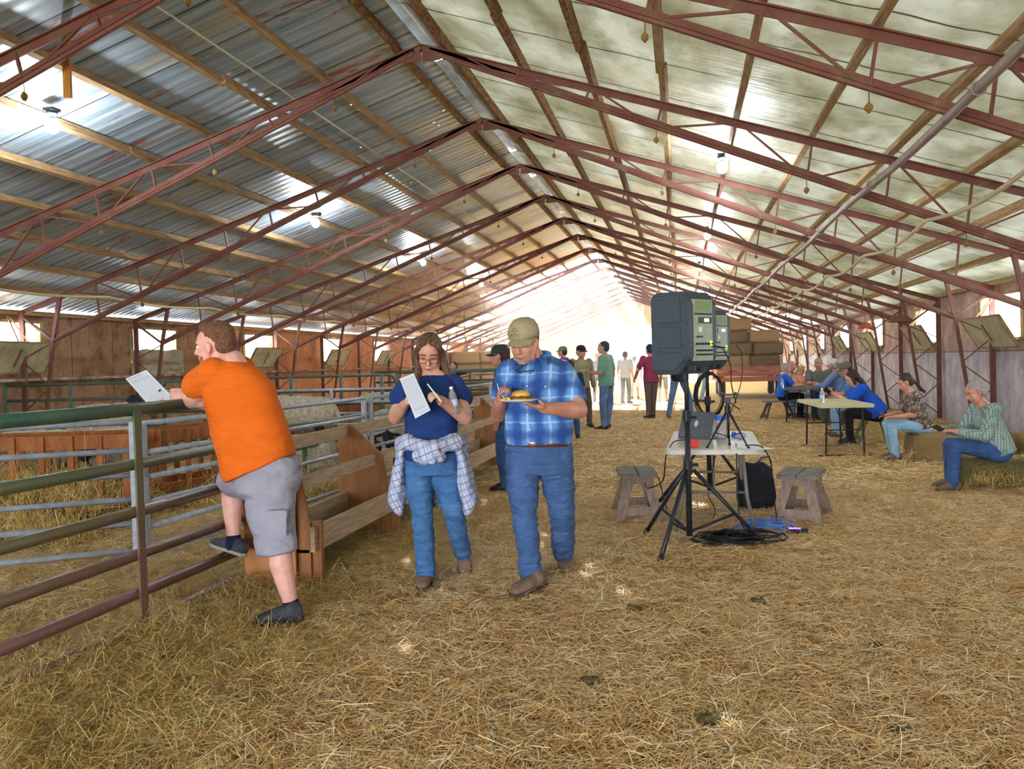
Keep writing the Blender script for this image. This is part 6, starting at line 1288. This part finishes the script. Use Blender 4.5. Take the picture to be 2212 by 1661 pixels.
def straws(name, x, y, z, L, wid, tilt, tone, mat, label, dirb=None, bendz=.25):
    n = len(x); a = RNG.uniform(0, 2*pi, n) if dirb is None else dirb; dx, dy = np.cos(a), np.sin(a); tl = RNG.normal(0, tilt, n); cz = np.sin(tl); cc = np.cos(tl)
    d = np.stack([dx*cc, dy*cc, cz], 1); s = np.stack([-dy, dx, RNG.normal(0, .45, n)], 1); s /= np.linalg.norm(s, axis=1)[:, None]
    c = np.stack([x, y, z+np.abs(cz)*L*.45], 1); bd = np.stack([RNG.normal(0, .06, n), RNG.normal(0, .06, n), RNG.normal(0, .07, n)*bendz*4], 1)*L[:, None]
    p0 = c-d*(L/2)[:, None]; p1 = c+bd; p2 = c+d*(L/2)[:, None]; w = (wid/2)[:, None]
    for p in (p0, p2): p[:, 2] = np.maximum(p[:, 2], z-.004)
    V = np.stack([p0-s*w, p0+s*w, p1-s*w, p1+s*w, p2-s*w*.8, p2+s*w*.8], 1).reshape(-1, 3)
    b = (np.arange(n)*6)[:, None]; Fq = np.concatenate([b+np.array([0, 1, 3, 2]), b+np.array([2, 3, 5, 4])], 1).reshape(-1, 4)
    me = bpy.data.meshes.new(name); me.vertices.add(len(V)); me.vertices.foreach_set('co', V.astype('f').ravel()); me.loops.add(Fq.size); me.loops.foreach_set('vertex_index', Fq.astype('i').ravel())
    me.polygons.add(len(Fq)); me.polygons.foreach_set('loop_start', (np.arange(len(Fq))*4).astype('i')); me.update(calc_edges=True)
    at = me.attributes.new('tone', 'FLOAT', 'POINT'); at.data.foreach_set('value', np.repeat(tone, 6).astype('f'))
    o = link(name, me, mat); tag(o, label, 'straw', kind='stuff'); return o
def wedge(n, d0, d1, pw=1.0):
    """points on the floor inside the view with depth between d0 and d1"""
    u = RNG.uniform(0, 1, n); d = (d0**pw+(d1**pw-d0**pw)*u)**(1/pw); k = RNG.uniform(-.64, .64, n)
    x = RGT.x*0 + _r0.x*k*d + _f0.x*d; y = _r0.y*k*d + _f0.y*d; return x, y, d
def clump(x, y, sc=1.6, o=0):
    return np.array([noise.noise((a*sc+o, b*sc, 3.1+o)) for a, b in zip(x.tolist(), y.tolist())])
n = 330000; x, y, d = wedge(n, 2.6, 9.5, 1.2); m_ = (x < XR-.1) & (x > XL+.1); x, y, d = x[m_], y[m_], d[m_]; n = len(x)
cl = clump(x, y, 2.2); cl2 = clump(x, y, 7, 5)
L = RNG.gamma(3.0, .0185, n)+.022; L = np.minimum(L, .2); lay = RNG.uniform(0, 1, n)
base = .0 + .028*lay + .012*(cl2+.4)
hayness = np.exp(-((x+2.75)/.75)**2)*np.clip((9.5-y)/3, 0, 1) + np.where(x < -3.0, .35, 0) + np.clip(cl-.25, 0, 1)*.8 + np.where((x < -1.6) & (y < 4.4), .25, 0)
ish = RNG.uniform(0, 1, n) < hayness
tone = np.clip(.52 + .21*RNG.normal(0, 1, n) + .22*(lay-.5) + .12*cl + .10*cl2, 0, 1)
wid = RNG.uniform(.0014, .0034, n)
zz = ghf(x, y)+base
a = ~ish
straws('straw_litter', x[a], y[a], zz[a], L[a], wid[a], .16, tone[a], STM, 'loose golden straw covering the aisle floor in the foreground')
a = ish; lift = np.where(x[a] > -3.1, .05*np.exp(-((x[a]+2.7)/.5)**2), 0)*RNG.uniform(0, 1, a.sum())
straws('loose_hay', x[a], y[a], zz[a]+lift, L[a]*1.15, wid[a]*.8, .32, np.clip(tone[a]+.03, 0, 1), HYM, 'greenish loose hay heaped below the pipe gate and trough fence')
n = 170000; x, y, d = wedge(n, 9.0, 26, 1.1); m_ = (x < XR-.1) & (x > XL+.1); x, y, d = x[m_], y[m_], d[m_]; n = len(x)
cl = clump(x, y, 1.3); L = RNG.gamma(3.2, .025, n)+.04; lay = RNG.uniform(0, 1, n)
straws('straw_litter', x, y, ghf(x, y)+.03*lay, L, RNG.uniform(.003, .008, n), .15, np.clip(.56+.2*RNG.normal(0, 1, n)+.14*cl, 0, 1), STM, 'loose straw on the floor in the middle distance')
# dark clods in the straw
for i, (u, v) in enumerate([(1530, 1553), (1945, 1578), (1275, 1470), (1640, 1298), (1890, 1395), (1368, 1315)]):
    g = G(u, v, .03); mb = MB(); mb.ell(g, (.045, .035, .018)); o = blobify(mb, 'manure_clod', M('dark_clod', '#4a4028', '#6a5c3a', scale=30, rough=1, bump=.8), None, .006, 1, (.012, (40, 40, 40)))
    tag(o, 'small dark clod in the straw, %s' % ['at the bottom middle right', 'near the bottom right corner', 'below the walking man, low in the picture', 'right of the coil of cable, lower down', 'at the lower right, above the corner clod', 'just left below the speaker stand'][i], 'clod', 'dark clods in the straw')
# hay in the feeders and wisps around the bales
def heap(name, label, x0, x1, y0, y1, z0, z1, n, mat=HYM, tl=.6, Lm=1.3):
    x = RNG.uniform(x0, x1, n); y = RNG.uniform(y0, y1, n); e = np.minimum(np.minimum(x-x0, x1-x)/(x1-x0), np.minimum(y-y0, y1-y)/(y1-y0))*2; z = z0+(z1-z0)*np.sqrt(np.clip(e, 0, 1))*RNG.uniform(.55, 1, n)
    return straws(name, x, y, z, (RNG.gamma(3, .035, n)+.05)*Lm, RNG.uniform(.003, .006, n), tl, np.clip(RNG.normal(.6, .2, n), 0, 1), mat, label)
heap('feeder_hay', 'hay lying in the slatted feeder at the left edge', -8.0, -5.1, 6.85, 7.9, .15, .5, 9000)
heap('feeder_hay', 'hay spilling in front of the left slatted feeder', -8.0, -4.9, 6.2, 6.8, .0, .28, 6000)
heap('feeder_hay', 'pale hay in the feeder behind the hurdle right of the orange shirt', -7.0, -5.35, 14.7, 15.3, .15, .6, 5000, STM)
heap('feeder_hay', 'heap of hay in the pen right behind the short feeder', -5.4, -3.9, 8.2, 9.8, .0, .16, 6000)
heap('bale_wisps', 'loose wisps of hay bristling from the bale under the grey-haired man', 2.85, 4.4, 9.6, 10.3, .02, .34, 9000, HYM, .7, .5)
heap('bale_wisps', 'loose straw on and around the bale of the woman in the floral shirt', 2.9, 4.2, 12.1, 12.7, .02, .36, 3500, STM, .5, .45)
# ---------------------------------------------------------------- dusty air in the far part of the barn
hz = MB(); hz.box((-3, 46, 3.4), (40, 44, 7.4))
t = NT('dusty_air'); t.n.remove(t.b); vsx = t.add('ShaderNodeVolumeScatter'); vsx.inputs['Color'].default_value = (1, .97, .95, 1); vsx.inputs['Density'].default_value = .011; vsx.inputs['Anisotropy'].default_value = .35
t.l(vsx.outputs[0], t.out.inputs['Volume'])
o = hz.build('dusty_haze', t.m); o['kind'] = 'stuff'; o['label'] = 'bright dusty haze in the far end of the barn'; o['category'] = 'haze'
